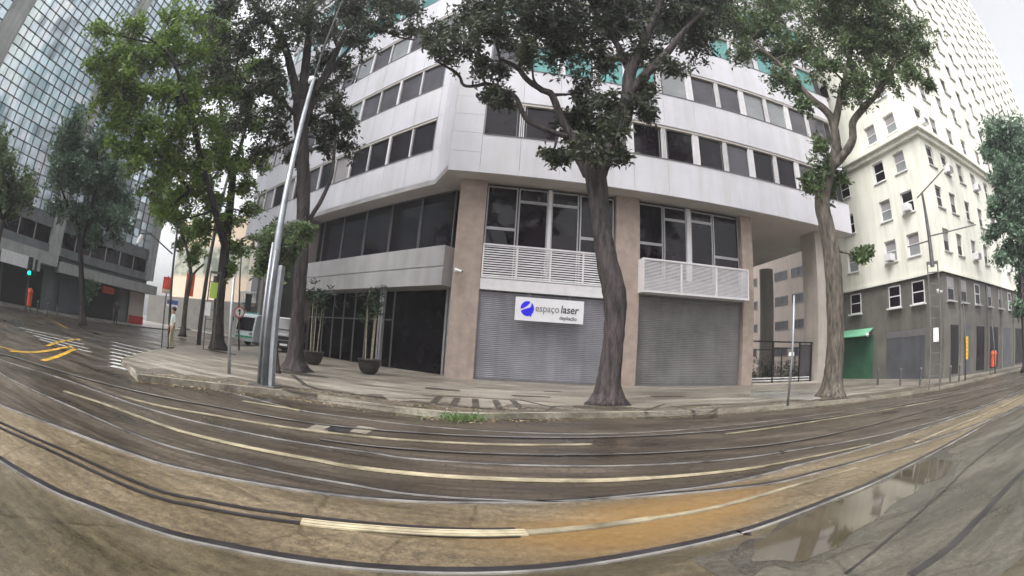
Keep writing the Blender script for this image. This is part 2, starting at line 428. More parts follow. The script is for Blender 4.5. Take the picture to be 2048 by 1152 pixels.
    b.inputs['Specular IOR Level'].default_value = spec
    bp = n.new('ShaderNodeBump'); bp.inputs['Strength'].default_value = bump; bp.inputs['Distance'].default_value = .012
    l.new(hgt, bp.inputs['Height']); l.new(bp.outputs[0], b.inputs['Normal'])
    return m
M['road'] = ground_mat('road', (.038,.028,.02), (.082,.063,.046), (.155,.122,.092), .42, .22, joint=(.28,.14,.6,.014), scale=.7, streak=.45)
_a, _b2, _c = gp(1060,1098), gp(1600,975), gp(1330,1036)
M['trackbed'] = ground_mat('trackbed', (.075,.057,.034), (.165,.128,.08), (.27,.215,.142),   .42, .2, scale=.8, streak=.3, crack=.55,
    stain=((_c.x, _c.y), ((_b2-_a).length*.62, .62), math.atan2(_b2.y-_a.y, _b2.x-_a.x), (.21,.125,.045)))
M['trackbed_grey'] = ground_mat('trackbed_grey', (.045,.036,.021), (.105,.085,.052), (.18,.152,.10), .42, .2, scale=.9, streak=.4, crack=.5)
M['sand_stain'] = ground_mat('sand_stain', (.20,.10,.02), (.33,.17,.035), (.40,.24,.07), .4, .15, scale=1.2)
M['slab_grey'] = ground_mat('slab_grey', (.042,.036,.027), (.092,.082,.066), (.16,.146,.12), .4, .2, scale=1.1, streak=.4, crack=.45)
M['paving'] = ground_mat('paving', (.12,.098,.076), (.34,.30,.255), (.56,.515,.455), .5, .2, joint=(.09,.06,.62,.008), scale=.9, streak=.3)
M['far_pave'] = ground_mat('far_pave', (.17,.16,.14), (.27,.26,.24), (.38,.37,.34), .4, .2, scale=.4)
M['mosaic'] = ground_mat('mosaic', (.035,.028,.024), (.06,.05,.04), (.11,.095,.08), .5, .15, scale=2)
M['kerb'] = ground_mat('kerb', (.16,.14,.11), (.29,.26,.21), (.42,.385,.32), .5, .2, scale=2)
M['damp_paving'] = ground_mat('damp_paving', (.075,.06,.045), (.17,.145,.115), (.33,.295,.25), .42, .2, joint=(.09,.06,.55,.008), scale=1.6, streak=.3)
M['slab_damp'] = ground_mat('slab_damp', (.045,.04,.032), (.075,.068,.055), (.11,.10,.085), .2, .12, scale=2)
M['puddle'] = gmat('puddle', (.075,.062,.042), .05, var=.2, scale=2, spec=.8)

# ------------------------------------------------------------------ ground, road, pavement
def sheet(name, pts, z, mat, kind='structure'):
    mb = MB(); n = len(pts)
    mb.add([(p[0],p[1],z) for p in pts], [tuple(range(n))])
    o = mb.build(name, mat, recalc=False)
    if o.data.polygons[0].normal.z < 0: o.data.flip_normals()
    return tag(o, kind=kind)
def ribbon(name, pts, width, z, mat, kind='structure', off=0.0, label=None, n=8, pieces=None, wz=0.0):
    P = [Vector((p[0],p[1],0)) for p in crom([(q[0],q[1]) for q in pts], n)] if len(pts) > 2 else [Vector((q[0],q[1],0)) for q in pts]
    mb = MB(); L = []
    for i, p in enumerate(P):
        d = (P[min(i+1,len(P)-1)]-P[max(i-1,0)]).normalized(); nn = Vector((-d.y,d.x,0))
        L.append((p+nn*(off-width/2), p+nn*(off+width/2)))
    vs = []; fs = []
    for a, b in L: vs += [(a.x,a.y,z),(b.x,b.y,z)]
    for i in range(len(L)-1): fs.append((2*i,2*i+2,2*i+3,2*i+1))
    if wz:
        k = len(vs)
        for a, b in L: vs += [(a.x,a.y,z-wz),(b.x,b.y,z-wz)]
        for i in range(len(L)-1):
            fs += [(2*i,2*i+2,k+2*i+2,k+2*i),(2*i+1,2*i+3,k+2*i+3,k+2*i+1)]
        fs += [(0,1,k+1,k),(2*len(L)-2,2*len(L)-1,k+2*len(L)-1,k+2*len(L)-2)]
    mb.add(vs, fs)
    return tag(mb.build(name, mat, recalc=bool(wz)), kind=kind)
sheet('ground', [(-240,-240),(240,-240),(240,240),(-240,240)], 0.0, M['road'])
def gl(*px): return [gp(x,y) for x, y in px]
# tan concrete of the near track bed, between two rails
D_ = [(-60,790),(0,812),(120,857),(251,906),(314,927.5),(424,953),(569,978.5),(700,996),(844,1006),(984,1008),(1123,1005),(1298,989),(1446,969),(1556,943.6),(1600,931),(1764,887),(1906,838),(2048,785),(2100,765)]
N_ = [(-30,905),(0,925),(114,990),(184,1018),(333,1073),(471,1104),(700,1139),(900,1150),(1100,1142),(1300,1111),(1468,1073),(1501,1064),(1665,1002),(1738,973),(1848,918),(1968,852),(2048,812),(2100,785)]
dp = [p for p in gl(*D_)]; npt = [p for p in gl(*N_)]
sheet('track_bed', dp+npt[::-1], .004, M['trackbed'])
far = [Vector((9,2.1,0)), Vector((6.0,.9,0)), Vector((2,-.5,0)), Vector((-1,-1.5,0)), Vector((-5,-1.5,0)), Vector((-9,1.5,0))]
sheet('near_track_bed', npt[:14]+far, .004, M['trackbed_grey'])
def blobpoly(px, amp, seed, n=4):
    r_ = random.Random(seed)
    Q = [gp(*q) for q in px]; c = sum(Q, Vector())/len(Q)
    Q2 = []
    for i, q in enumerate(Q):
        a, b_ = q, Q[(i+1) % len(Q)]
        for t in (0, .5): Q2.append(a.lerp(b_, t)+Vector((r_.uniform(-1,1), r_.uniform(-1,1), 0))*amp)
    P = [Vector((p[0],p[1],0)) for p in crom([tuple(q[:2]) for q in Q2+[Q2[0]]], n)][:-1]
    return P
# grey concrete slab lane on the near right with its joint, and the puddle
sheet('grey_slab_lane', gl((1480,1088),(1600,1045),(1700,1000),(1800,952),(1900,900),(1980,858),(2060,815),(2110,800),(2110,1010),(2050,1110),(1950,1190),(1750,1190),(1500,1190),(1380,1120)), .007, M['slab_grey'])
sheet('wet_margin', blobpoly([(1530,1075),(1640,1008),(1740,968),(1810,934),(1880,900),(1930,915),(1905,965),(1850,1000),(1800,1035),(1740,1078),(1670,1115),(1590,1140),(1500,1142),(1470,1105)], .09, 9, 5), .009, M['slab_damp'])
sheet('puddle', blobpoly([(1560,1062),(1660,1012),(1740,978),(1800,944),(1870,915),(1900,925),(1880,955),(1830,985),(1790,1015),(1730,1060),(1670,1095),(1600,1120),(1520,1125),(1500,1095)], .05, 5, 5), .011, M['puddle'])
ribbon('slab_joint', gl((1690,1150),(1800,1060),(1880,990),(1960,915),(2048,850)), .025, .013, M['groove'])
ribbon('gutter_groove', gl((1820,1152),(1900,1095),(1960,1035),(2020,970),(2070,920)), .07, .013, M['groove'])
# rails: bright head beside a dark groove
def rail(px, w=.055, g=.05, gside=-1, head=True, z=.016):
    pts = gl(*px); w *= .8
    if head: ribbon('rail', pts, w, z, M['steel_rail'], off=0, wz=.012)
    ribbon('rail_groove', pts, g, z-.003, M['groove'], off=gside*(w+g)/2)
rail(D_, .05, .05, 1)
rail([(-40,720),(20,759),(150,818),(306,884),(467,926),(600,954),(700,971),(809,989),(984,1002),(1123,1006),(1220,999)], .03, .04, 1)
rail([(-40,700),(0,720),(130,760),(275,812),(353,835),(451,858),(560,880),(729,905),(806,917),(950,928),(1099,933),(1298,931),(1450,921),(1563,906),(1607,899),(1906,833),(2048,780)], .045, .05, 1)
rail(N_, .03, .075, 1)
rail([(-40,690),(0,708),(51,722),(341,798),(451,818),(600,844),(700,856),(823,866),(928,872),(1074,876),(1298,872),(1453,861),(1592,844),(1738,823),(1877,797),(2048,757)], .05, .04, -1)
rail([(640,880),(740,893),(850,902),(1000,909),(1200,910),(1400,902),(1607,880),(1877,815),(2048,768)], .02, .04, -1)
rail([(235,737),(340,762),(463,787),(600,821),(700,836),(823,851),(1033,866),(1158,869),(1298,865),(1439,854),(1592,836),(1738,815),(1877,790),(2048,752)], .03, .03, 1)
rail([(1180,1003),(1298,994),(1446,981),(1560,966),(1658,941),(1786,905),(1968,845),(2060,804)], .03, .07, 1)
# groove that carries on to the left of the yellow cover plates, and twin grooves
for o_ in (0, .14):
    ribbon('rail_groove', gl((-60,830),(0,857),(120,912),(298,992),(400,1016),(490,1033),(604,1049),(767,1066),(949,1076),(1040,1074)), .05, .013, M['groove'], off=o_)
def strip(px, w, z=.02, m='rail_yellow'):
    if m == 'rail_yellow':
        for o_ in (-.25, .25): ribbon('strip_groove', gl(*px), .006, z+.001, M['groove'], off=o_*w)
    return ribbon('yellow_strip', gl(*px), w, z, M[m], wz=.014)
strip([(129,784),(220,814),(357,863)], .07, m='worn_yellow')
strip([(357,863),(431,882),(608,918),(698,935)], .075)
strip([(698,935),(844,951),(1029,961),(1193,963),(1298,958)], .10)
strip([(1298,958),(1472,942),(1526,934)], .07)
strip([(1526,934),(1640,912),(1740,890)], .04, m='worn_yellow')
strip([(243,794),(322,814),(431,833),(530,850),(600,860),(729,875),(900,887),(1019,891),(1183,890)], .09, m='worn_yellow')
strip([(1453,869),(1618,846),(1750,824),(1877,801)], .07, m='worn_yellow')
strip([(603,1046),(767,1062),(949,1070),(1053,1068)], .11)
strip([(1053,1068),(1180,1057),(1300,1040)], .08, m='worn_yellow')
strip([(1300,1040),(1428,1018),(1610,967),(1713,938)], .05, m='worn_yellow')
strip([(1830,887),(1900,858),(1968,830),(2048,792),(2090,772)], .07, m='worn_yellow')
strip([(600,822),(560,815),(486,803)], .05)
# short cross bars and a lighter inset block between the tracks
for x in (0, 38, 80):
    ribbon('track_plate', gl((632+x,862-1+x*.06),(655+x,850+x*.06)) , .30 if x != 38 else .34, .006 if x != 38 else .009, M['kerb'] if x != 38 else M['groove'])

# pavement on the far side of the tracks (a real step above the road)
kerb_px = [(275,762),(330,768),(400,776),(470,783),(540,790),(620,800),(700,813),(790,826),(880,836),(960,840)]
kp = [gp(x,y) for x, y in kerb_px]
kp += [Vector((.9,9.35,0)), Vector((2.6,9.85,0)), Vector((5.5,10.35,0)), Vector((9,10.75,0)), Vector((13,11.0,0)), Vector((17,11.3,0)), Vector((20,11.8,0)), Vector((26,12.6,0)), Vector((34,13.5,0)), Vector((60,16.2,0)), Vector((100,20,0))]
kpc = [Vector((p[0],p[1],0)) for p in crom([(q.x,q.y) for q in kp], 5)]
edge = [(p.x,p.y) for p in kpc]+[(100,60),(20,60),(-14,48),(-20.5,39),(-20.0,33.5),(-17.5,27.5),(-16.3,22),(-14.8,17),(-12.2,12.3),(-9.8,8.6),(-9.0,7.6)]
mb = MB(); mb.prism(edge, -.05, .12); pv = tag(mb.build('pavement', M['paving']), kind='structure')
_in = []
for i, p in enumerate(kpc[:-6]):
    d_ = (kpc[i+1]-kpc[max(0,i-1)]).normalized(); n__ = Vector((-d_.y, d_.x, 0)); _in.append((p+n__*.15, p+n__*(1.15+.45*math.sin(i*.9)*math.cos(i*.37+1)+.2*rnd.random())))
_r = crom([(b.x, b.y) for a, b in _in], 2)
sheet('damp_paving', [a for a, b in _in]+[Vector((q[0],q[1],0)) for q in _r][::-1], .1235, M['damp_paving'])
ribbon('kerb', [(p.x,p.y) for p in kpc], .16, .126, M['kerb'], off=.07, wz=.12, n=1)
ribbon('side_kerb', [(-9.0,7.6),(-9.8,8.6),(-12.2,12.3),(-14.8,17),(-16.3,22),(-17.5,27.5),(-20.0,33.5)], .15, .126, M['kerb'], off=-.06, wz=.12, n=3)
# far pavements in front of the left tower and along the crossing street
mb = MB(); mb.prism([(-60,-20),(-32.6,-20),(-32.6,6),(-31.2,14),(-31.0,24),(-32.4,31),(-34,36),(-44,52),(-60,60)], -.05, .12); tag(mb.build('far_pavement', M['far_pave']), kind='structure')
mb = MB(); mb.prism([(-48,50),(-34,43.5),(-26,42.2),(-14,42),(-14,60),(-48,70)], -.05, .12); tag(mb.build('cross_street_pavement', M['far_pave']), kind='structure')
sheet('passage_apron', [gp(1503,781,.12), gp(1648,781,.12), gp(1640,800,.12), gp(1498,796,.12)], .124, M['far_pave'])
# crosswalk stripes over the side street
for k in range(8):
    a = gp(222, 683+7*k); b = gp(345+6*k, 711+7.5*k)
    ribbon('crosswalk_stripe', [a, b], .22+.012*k, .006, M['paint_white'])
for k in range(4):
    ribbon('crosswalk_stripe', gl((38+14*k, 655+8*k),(160+8*k, 681+8*k)), .16, .006, M['paint_white'])
# yellow box markings
for a in ([(20,703),(80,704),(145,692)], [(95,692),(122,683),(160,678)], [(85,722),(118,712),(152,697)], [(60,630),(100,640),(135,657)], [(0,694),(40,703)]):
    ribbon('yellow_marking', gl(*a), .16 if len(a) > 2 else .1, .006, M['paint_yellow'])
# dark basalt bands set in the mosaic pavement
def band(px, w=.13): ribbon('mosaic_band', [gp(x,y,.12) for x, y in px], w, .128, M['mosaic'], n=1)
band([(844,790),(940,795),(1040,800),(1106,815)], .10); band([(844,806),(940,815),(1040,822),(1090,824),(1112,812)], .10)
for a, b in (((880,793),(866,806)),((915,796),(906,811)),((950,798),(952,815)),((990,800),(1000,819)),((1025,801),(1045,820))): band([a,b], .16)
band([(1290,822),(1330,808),(1420,812)], .10); band([(1290,824),(1340,830),(1420,826),(1440,814)], .08); band([(1340,812),(1400,824)], .1)
band([(585,750),(610,770),(640,780)], .14); band([(560,792),(700,806),(800,818)], .07); band([(700,789),(760,795),(860,798)], .05)
band([(1700,792),(1760,789),(1800,783)], .06); band([(1690,797),(1740,794)], .08)

# ------------------------------------------------------------------ corner office building
BO = Vector((5.79, 20.08, 0)); BA = R(5.5)
bld = thing('office_building', 'white panelled corner office block with ribbon windows above beige stone pillars', 'building', BO, BA)
def wl(x, y):                                      # world -> building local
    d = Vector((x-BO.x, y-BO.y)); return (d.x*math.cos(BA)+d.y*math.sin(BA), -d.x*math.sin(BA)+d.y*math.cos(BA))
Cw = Vector((-3.13, 18.32)); LA = R(145.5)
vL = Vector((math.cos(LA), math.sin(LA))); nL = Vector((-vL.y*-1, -vL.x))
nL = Vector((math.sin(LA), -math.cos(LA)))
if nL.y < 0: nL = -nL
def LT(s, o, z):
    p = Cw+vL*s+nL*o
    a, b = wl(p.x, p.y); return (a, b, z)
# pillars
for a, b in ((-8.43,-7.22),(-1.13,.05),(6.03,6.75)):
    mb = MB(); mb.box(a, b, 0, 1.0, .1, 9.0); mb.build('pillar', M['travertine'], bld, bevel=.012)
mb = MB(); mb.box(11.95, 13.2, .1, 1.5, .1, 9.0); mb.build('end_pier', M['pier_stone'], bld, bevel=.015)
mb = MB(); mb.lathe([(.62,.1),(.62,9.0)], 28, (16.5,11.2,0)); mb.build('round_column', M['concrete_col'], bld, smooth=False)
# dark core behind all openings
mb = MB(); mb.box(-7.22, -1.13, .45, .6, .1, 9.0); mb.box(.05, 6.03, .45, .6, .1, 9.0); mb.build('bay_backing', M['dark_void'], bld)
mb = MB(); mb.box(-2, 6.74, 1.02, 9, .1, 8.98); mb.build('ground_wing', M['pier_stone'], bld)
# roller shutters
def shutter(a, b, z0, z1, m, off=.22):
    mb = MB()
    pitch = .085; n = int((z1-z0)/pitch); prof = []
    for k in range(n):
        z = z0+k*pitch
        prof += [(off+.0, z), (off-.018, z+.02), (off-.022, z+.045), (off-.012, z+.07), (off+.012, z+.078)]
    prof.append((off, z0+n*pitch))
    vs = [(a,y,z) for y, z in prof]+[(b,y,z) for y, z in prof]
    mb.add(vs, [(i,i+1,len(prof)+i+1,len(prof)+i) for i in range(len(prof)-1)])
    o = mb.build('roller_shutter', m, bld, recalc=False)
    mb = MB(); mb.box(a-.01, a+.07, off-.06, off+.05, z0, z1); mb.box(b-.07, b+.01, off-.06, off+.05, z0, z1)
    mb.box(a+.08, b-.08, off-.035, off+.0, z0, z0+.07); mb.build('guide_rails', M['alu_dark'], o)
    return o
shutter(-7.2, -1.15, .13, 3.98, M['shutter'])
shutter(.08, 6.0, .13, 4.3, M['shutter_olive'], .3)
mb = MB(); mb.box(-7.21, -1.14, .0, .4, 4.0, 4.5); mb.build('fascia_panel', M['white_alu'], bld, bevel=.01)
mb = MB(); mb.box(.06, 6.02, .12, .4, 4.3, 5.2); mb.build('shutter_box', M['alu_dark'], bld)
# louvred railings
def louvre(a, b, o0, o1, z0, z1, npan, nsl, m, sl=.05, ends=True):
    mb = MB(); t = .07
    mb.box(a, b, o0, o0+.07, z1-t, z1); mb.box(a, b, o0, o0+.07, z0, z0+t)
    for k in range(npan+1):
        x = a+(b-a-t)*k/npan; mb.box(x, x+t, o0-.004, o0+.074, z0+t, z1-t)
    if ends:
        for x in (a+.002, b-.032): mb.box(x, x+.03, o0+.075, o1, z0, z1)
        mb.box(a, b, o0+.075, o1, z0-.002, z0+.04)
    o = mb.build('louvre_frame', m, bld)
    mb = MB(); dz = (z1-z0-2*t)/nsl
    for k in range(nsl):
        z = z0+t+dz*(k+.3)
        mb.add([(a+t,o0+.015,z),(b-t,o0+.015,z),(b-t,o0+.055,z+sl),(a+t,o0+.055,z+sl),(a+t,o0+.022,z-.008),(b-t,o0+.022,z-.008),(b-t,o0+.062,z+sl-.008),(a+t,o0+.062,z+sl-.008)],
               [(0,1,2,3),(7,6,5,4),(0,4,5,1),(3,2,6,7)])
    mb.build('louvre_slats', m, o)
louvre(-7.2, -1.15, -.02, .3, 4.52, 6.04, 4, 13, M['white_alu'], .055, False)
louvre(-.02, 5.97, -.62, .1, 4.36, 5.92, 3, 22, M['white_alu'], .042)
# mezzanine windows
def window(T, a, b, z0, z1, off, gm, fm=None, fr=.06, parent=bld, dep=.08):
    mb = MB(T); mb.mi = 0
    mb.box(a, b, off, off+dep, z0, z0+fr); mb.box(a, b, off, off+dep, z1-fr, z1)
    mb.box(a, a+fr, off, off+dep, z0+fr, z1-fr); mb.box(b-fr, b, off, off+dep, z0+fr, z1-fr)
    mb.mi = 1; mb.box(a+fr, b-fr, off+dep*.5, off+dep*.8, z0+fr, z1-fr)
    return mb.build('window', [fm or M['alu'], gm], parent)
ID = lambda x, y, z: (x, y, z)
for a, b, zs in ((-7.18,-5.78,[4.5,6.83,8.85]), (-5.72,-4.36,[4.5,8.2,8.85]), (-4.2,-2.9,[4.5,8.2,8.85]), (-2.84,-1.18,[4.5,6.75,8.85]),
                 (.1,1.4,[5.0,6.85,8.85]), (1.46,2.74,[5.0,8.2,8.85]), (2.98,4.3,[5.0,8.3,8.85]), (4.36,5.98,[5.0,6.6,8.85])):
    for z0, z1 in zip(zs[:-1], zs[1:]):
        window(ID, a, b, z0, z1-.01, .25, M['glass_dark'])
for x in (-4.355, 2.745):
    mb = MB(); mb.box(x, x+.15 if x < 0 else x+.225, .2, .44, 4.5, 8.9); mb.build('mullion', M['white_alu'], bld)
# --- upper floors
ZB = 9.0; ST = 3.9
RX = 14.7
c0 = wl(Cw.x, Cw.y); 
c2 = LT(1.7, 1.0, 0)[:2]; lend = LT(25.5, 1.0, 0)[:2]; lback = LT(25.5, 15, 0)[:2]
poly = [(RX,-.9), c0, c2, lend, lback, (2, 14), (RX, 14)]
inner = [(RX-.25,-.62), (c0[0]+.2,-.62), (c2[0]+.25,c2[1]+.2), LT(25.2,1.3,0)[:2], LT(25.2,14.6,0)[:2], (2,13.6), (RX-.3,13.6)]
NF = 7
mb = MB(); mb.prism(poly, 8.985, 9.25); mb.build('soffit', M['soffit'], bld)
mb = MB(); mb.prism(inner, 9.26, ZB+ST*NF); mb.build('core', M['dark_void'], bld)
mb = MB(); mb.box(-9.0, RX-.02, -.905, -.88, 8.978, 9.0); mb.build('drip_edge', M['joint'], bld)
def panels(mb, T, a, b, z0, z1, o, step, dep=.22, start=None, gap=.014):
    xs = [a]; x = start if start is not None else a+step
    while x < b-.2:
        if x > a+.2: xs.append(x)
        x += step
    xs.append(b)
    for p, q in zip(xs[:-1], xs[1:]): mb.box(p+gap/2, q-gap/2, o, o+dep, z0, z1)
MUL = [-7.65+.0, -5.92, -4.11, -2.35, -.65, 1.17, 3.04, 4.87, 6.63, 8.43, 10.2, 12.0, 13.9]
zlow = [9.0]+[12.85+ST*k for k in range(0, NF-1)]
zhi = [10.9+ST*k for k in range(NF)]
for k in range(NF):
    z0 = zlow[k]; z1 = zhi[k]
    mb = MB(); panels(mb, None, -7.66, RX, z0, z1, -.9, 1.8, start=-5.92)
    mb.build('spandrel_band', M['white_panel'], bld)
    mbl = MB(LT); panels(mbl, LT, 2.15, 25.5, z0, z1, 1.0, 1.85)
    mbl.build('spandrel_band', M['white_panel'], bld)
    # dark gasket line and projecting sill above each band, pale head lining below the next
    mb = MB(); mb.box(-7.62, RX-.05, -.93, -.62, z1+.002, z1+.035); mb.T = LT; mb.box(2.2, 25.4, .97, 1.28, z1+.002, z1+.035)
    mb.build('window_sill', M['joint'], bld)
    if k < NF-1:
        mb = MB(); mb.box(-7.62, RX-.05, -.86, -.60, zlow[k+1]-.14, zlow[k+1]-.002); mb.T = LT; mb.box(2.2, 25.4, 1.04, 1.3, zlow[k+1]-.14, zlow[k+1]-.002)
        mb.build('blind_box', M['soffit'], bld)
# solid corner panels, stacked courses with open joints
mb = MB()
for k in range(int(ST*NF/.98)):
    z0 = 9.0+.98*k
    if z0 > ZB+ST*NF-.9: break
    g = .012
    mb.box(c0[0]+.02, -7.67, -.9, -.66, z0+g/2, z0+.98-g/2)
mb.build('corner_panels', M['white_panel'], bld)
mb = MB()
def quadwall(p, q, z0, z1, th=.2):
    d = Vector((q[0]-p[0], q[1]-p[1])).normalized(); n_ = Vector((-d.y, d.x))
    if n_.y < 0: n_ = -n_
    mb.prism([p, q, (q[0]+n_.x*th, q[1]+n_.y*th), (p[0]+n_.x*th, p[1]+n_.y*th)], z0, z1)
for k in range(NF*2):
    quadwall(c0, c2, 9.0+1.95*k+.006, 9.0+1.95*(k+1)-.006)
    quadwall((c2[0],c2[1]), LT(2.14,1.0,0)[:2], 9.0+1.95*k+.006, 9.0+1.95*(k+1)-.006)
mb.build('chamfer_panels', M['white_panel'], bld)
mb = MB(); mb.box(-7.66, -7.6, -.88, -.62, 9.2, ZB+ST*NF-.5); mb.T = LT; mb.box(2.15, 2.25, 1.02, 1.3, 9.2, ZB+ST*NF-.5); mb.build('jamb', M['alu_dark'], bld)
# ribbon windows: individual panes on the floors one can see, one strip mesh above
grng = random.Random(3)
upper = MB(); upper_l = MB(LT)
for k in range(NF-1):
    z0 = zhi[k]+.04; z1 = zlow[k+1]-.145
    for i in range(len(MUL)-1):
        wide = .20 if i % 2 == 1 else .12
        nw = .20 if i % 2 == 0 else .12
        a = MUL[i]+(wide if i > 0 else .02); b = MUL[i+1]-nw
        gm = M['glass_dark']
        if k == 0: gm = M['glass_dark'] if i not in (3,7,10) else M['glass_grey']
        if k == 1: gm = grng.choice([M['glass_grey'], M['glass_pale'], M['glass_grey']])
        if k == 1 and i <= 4: gm = M['glass_teal'] if i != 0 else M['glass_grey']
        if k >= 2: gm = grng.choice([M['glass_teal'], M['glass_pale']])
        if k < 3: window(ID, a, b, z0, z1, -.74, gm, M['alu_dark'], .035)
        else: upper.box(a, b, -.72, -.66, z0, z1)
    s = 2.25; i = 0
    while s < 25:
        e = min(s+1.66, 25.4)
        gm = grng.choice([M['glass_dark'], M['glass_grey'], M['glass_dark']]) if k == 0 else grng.choice([M['glass_grey'], M['glass_pale'], M['glass_grey']])
        if k == 0 and i in (4, 8, 10): gm = M['blind']
        if k == 1 and i in (5, 6): gm = M['glass_pale']
        if k == 3: gm = M['glass_teal']
        if k < 3: window(LT, s, e, z0, z1, 1.12, gm, M['alu_dark'], .035)
        else: upper_l.box(s, e, 1.14, 1.2, z0, z1)
        s += 1.85; i += 1
uw = upper.build('upper_windows', M['glass_teal'], bld); uw['kind'] = 'stuff'
uw = upper_l.build('upper_windows', M['glass_teal'], bld); uw['kind'] = 'stuff'
for k in range(NF-1):
    z0 = zhi[k]+.036; z1 = zlow[k+1]-.142
    mb = MB(); one = k < 2
    def flush(name='mullion'):
        global mb
        if one and mb.v: mb.build(name, M['white_alu'], bld); mb = MB(mb.T)
    for i in range(1, len(MUL)-1):
        flush()
        if i % 2 == 0:
            mb.box(MUL[i]-.19, MUL[i]+.19, -.82, -.68, z0, z1)
            mb.box(MUL[i]-.15, MUL[i]-.10, -.86, -.821, z0, z1)
        else:
            for o_ in (-.11, -.02, .07): mb.box(MUL[i]+o_, MUL[i]+o_+.045, -.84, -.68, z0, z1)
    flush(); mb.T = LT; s = 2.25+1.66; i = 0
    while s < 25:
        flush()
        mb.box(s+.0, s+.19, 1.04, 1.2, z0, z1) if i % 2 else mb.box(s+.04, s+.14, 1.06, 1.2, z0, z1)
        s += 1.85; i += 1
    if one: flush()
    else: mb.build('upper_mullions', M['white_alu'], bld)['kind'] = 'stuff'
# --- left wing, ground floor and mezzanine
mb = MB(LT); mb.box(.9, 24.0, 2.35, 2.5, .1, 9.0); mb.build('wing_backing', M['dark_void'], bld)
mb = MB(LT); mb.box(.62, 13.6, 1.0, 2.3, 4.95, 5.88); mb.box(.62, 13.6, 1.03, 2.3, 4.86, 4.95); mb.box(.62, 13.6, .98, 2.3, 4.08, 4.86); mb.build('fascia_panel', M['fascia_grey'], bld, bevel=.012)
mb = MB(LT)
s = .9
while s < 13.4:
    e = s+(4.05 if s < 1 else 1.15)
    mb.mi = 1; mb.box(s+.05, e-.05, 2.14, 2.2, .14, 4.06)
    mb.mi = 0; mb.box(e-.05, e+.02, 2.08, 2.26, .14, 4.06)
    if s > 4: mb.box(s, e, 2.1, 2.13, 2.55, 2.62)
    s = e
mb.build('lobby_glazing', [M['alu_dark'], M['lobby_glass']], bld)
for q, o_ in ((.66,1.75),(.86,1.75),(4.86,1.3),(5.06,1.3)):
    mb = MB(LT); mb.box(q, q+.12, o_, o_+.17, .12, 4.07); mb.build('metal_post', M['alu'], bld)
s = 1.2; i = 0
while s < 13:
    window(LT, s, s+2.3, 5.9, 8.95, 2.05, M['glass_dark'], M['alu_dark'], .05); s += 2.36; i += 1
mb = MB(LT); mb.box(13.6, 14.2, 1.2, 3.0, .1, 9.0); mb.build('pillar', M['concrete_col'], bld, bevel=.01)
mb = MB(LT); mb.box(20.6, 21.2, 1.4, 2.0, .1, 9.0); mb.build('pillar', M['concrete_col'], bld, bevel=.01)
mb = MB(); mb.prism([(p[0], p[1]) for p in poly], ZB+ST*NF-.02, ZB+ST*NF+.3); mb.build('roof', M['concrete'], bld)
# stone plinth step along the passage
mb = MB(); mb.box(6.78, 11.93, -.35, .35, .12, .2); mb.build('threshold_step', M['pier_stone'], bld, bevel=.01)

# security camera on the first pillar
def fr(x, y, z=0):                                 # building local -> world
    a, b = rot2(x, y, BA); return Vector((BO.x+a, BO.y+b, z))
def cctv(loc, rz, label, group=None):
    t = thing('security_camera', label, 'camera', loc, rz, group)
    mb = MB(); mb.box(-.07,.07,-.02,.0,-.09,.09); mb.bar((0,-.02,0),(0,-.16,-.02),.02,8); mb.build('bracket', M['white_paint'], t)
    mb = MB(); mb.tube([(-.06,-.12,-.02),(.0,-.2,-.05),(.16,-.36,-.11)], [.055,.06,.06], 12); mb.build('housing', M['white_paint'], t)
    mb = MB(); mb.tube([(.165,-.365,-.112),(.175,-.375,-.116)], [.045,.045], 12); mb.build('lens', M['black_metal'], t)
    return t
cctv(fr(-8.3,-.01,4.75), BA+R(200)-math.pi, 'small white security camera fixed to the corner stone pillar')

# ------------------------------------------------------------------ shop sign with its lettering
sg = thing('shop_sign', 'white hanging shop sign with blue globe logo and laser lettering over grey shutter', 'sign', fr(-4.16,-.3,3.25), BA)
mb = MB(); mb.box(-1.5, 1.5, -.03, .03, -.5, .5); mb.build('board', M['sign_white'], sg, bevel=.008)
for x in (-.9, .85):
    mb = MB(); mb.bar((x,0,.5),(x,0,.77),.012,6); mb.build('hanger', M['alu'], sg)
def text(parent, s, size, x, z, m, ext=.006, shear=0.0, xs=1.0, y=-.036, name='lettering', ctr=False, bold=.0):
    cu = bpy.data.curves.new('lettering', 'FONT'); cu.body = s; cu.size = size; cu.extrude = ext; cu.shear = shear; cu.offset = bold
    if ctr: cu.align_x = 'CENTER'
    tmp = bpy.data.objects.new('tmp', cu); C.objects.link(tmp)
    dg = bpy.context.evaluated_depsgraph_get(); dg.update()
    me = bpy.data.meshes.new_from_object(tmp.evaluated_get(dg))
    bpy.data.objects.remove(tmp)
    me.name = name; me.materials.clear(); me.materials.append(m)
    o = bpy.data.objects.new(name, me); C.objects.link(o); o.parent = parent
    o.rotation_euler = (math.pi/2, 0, 0); o.location = (x, y, z); o.scale = (xs, 1, 1)
    return o
text(sg, 'espa\u00e7o', .43, -.64, -.07, M['text_grey'], xs=.88, bold=.004)
text(sg, 'laser', .47, .46, -.07, M['text_black'], shear=.12, xs=.88, bold=.005)
text(sg, 'depila\u00e7\u00e3o', .24, .42, -.36, M['text_black'], xs=.86, bold=.0)
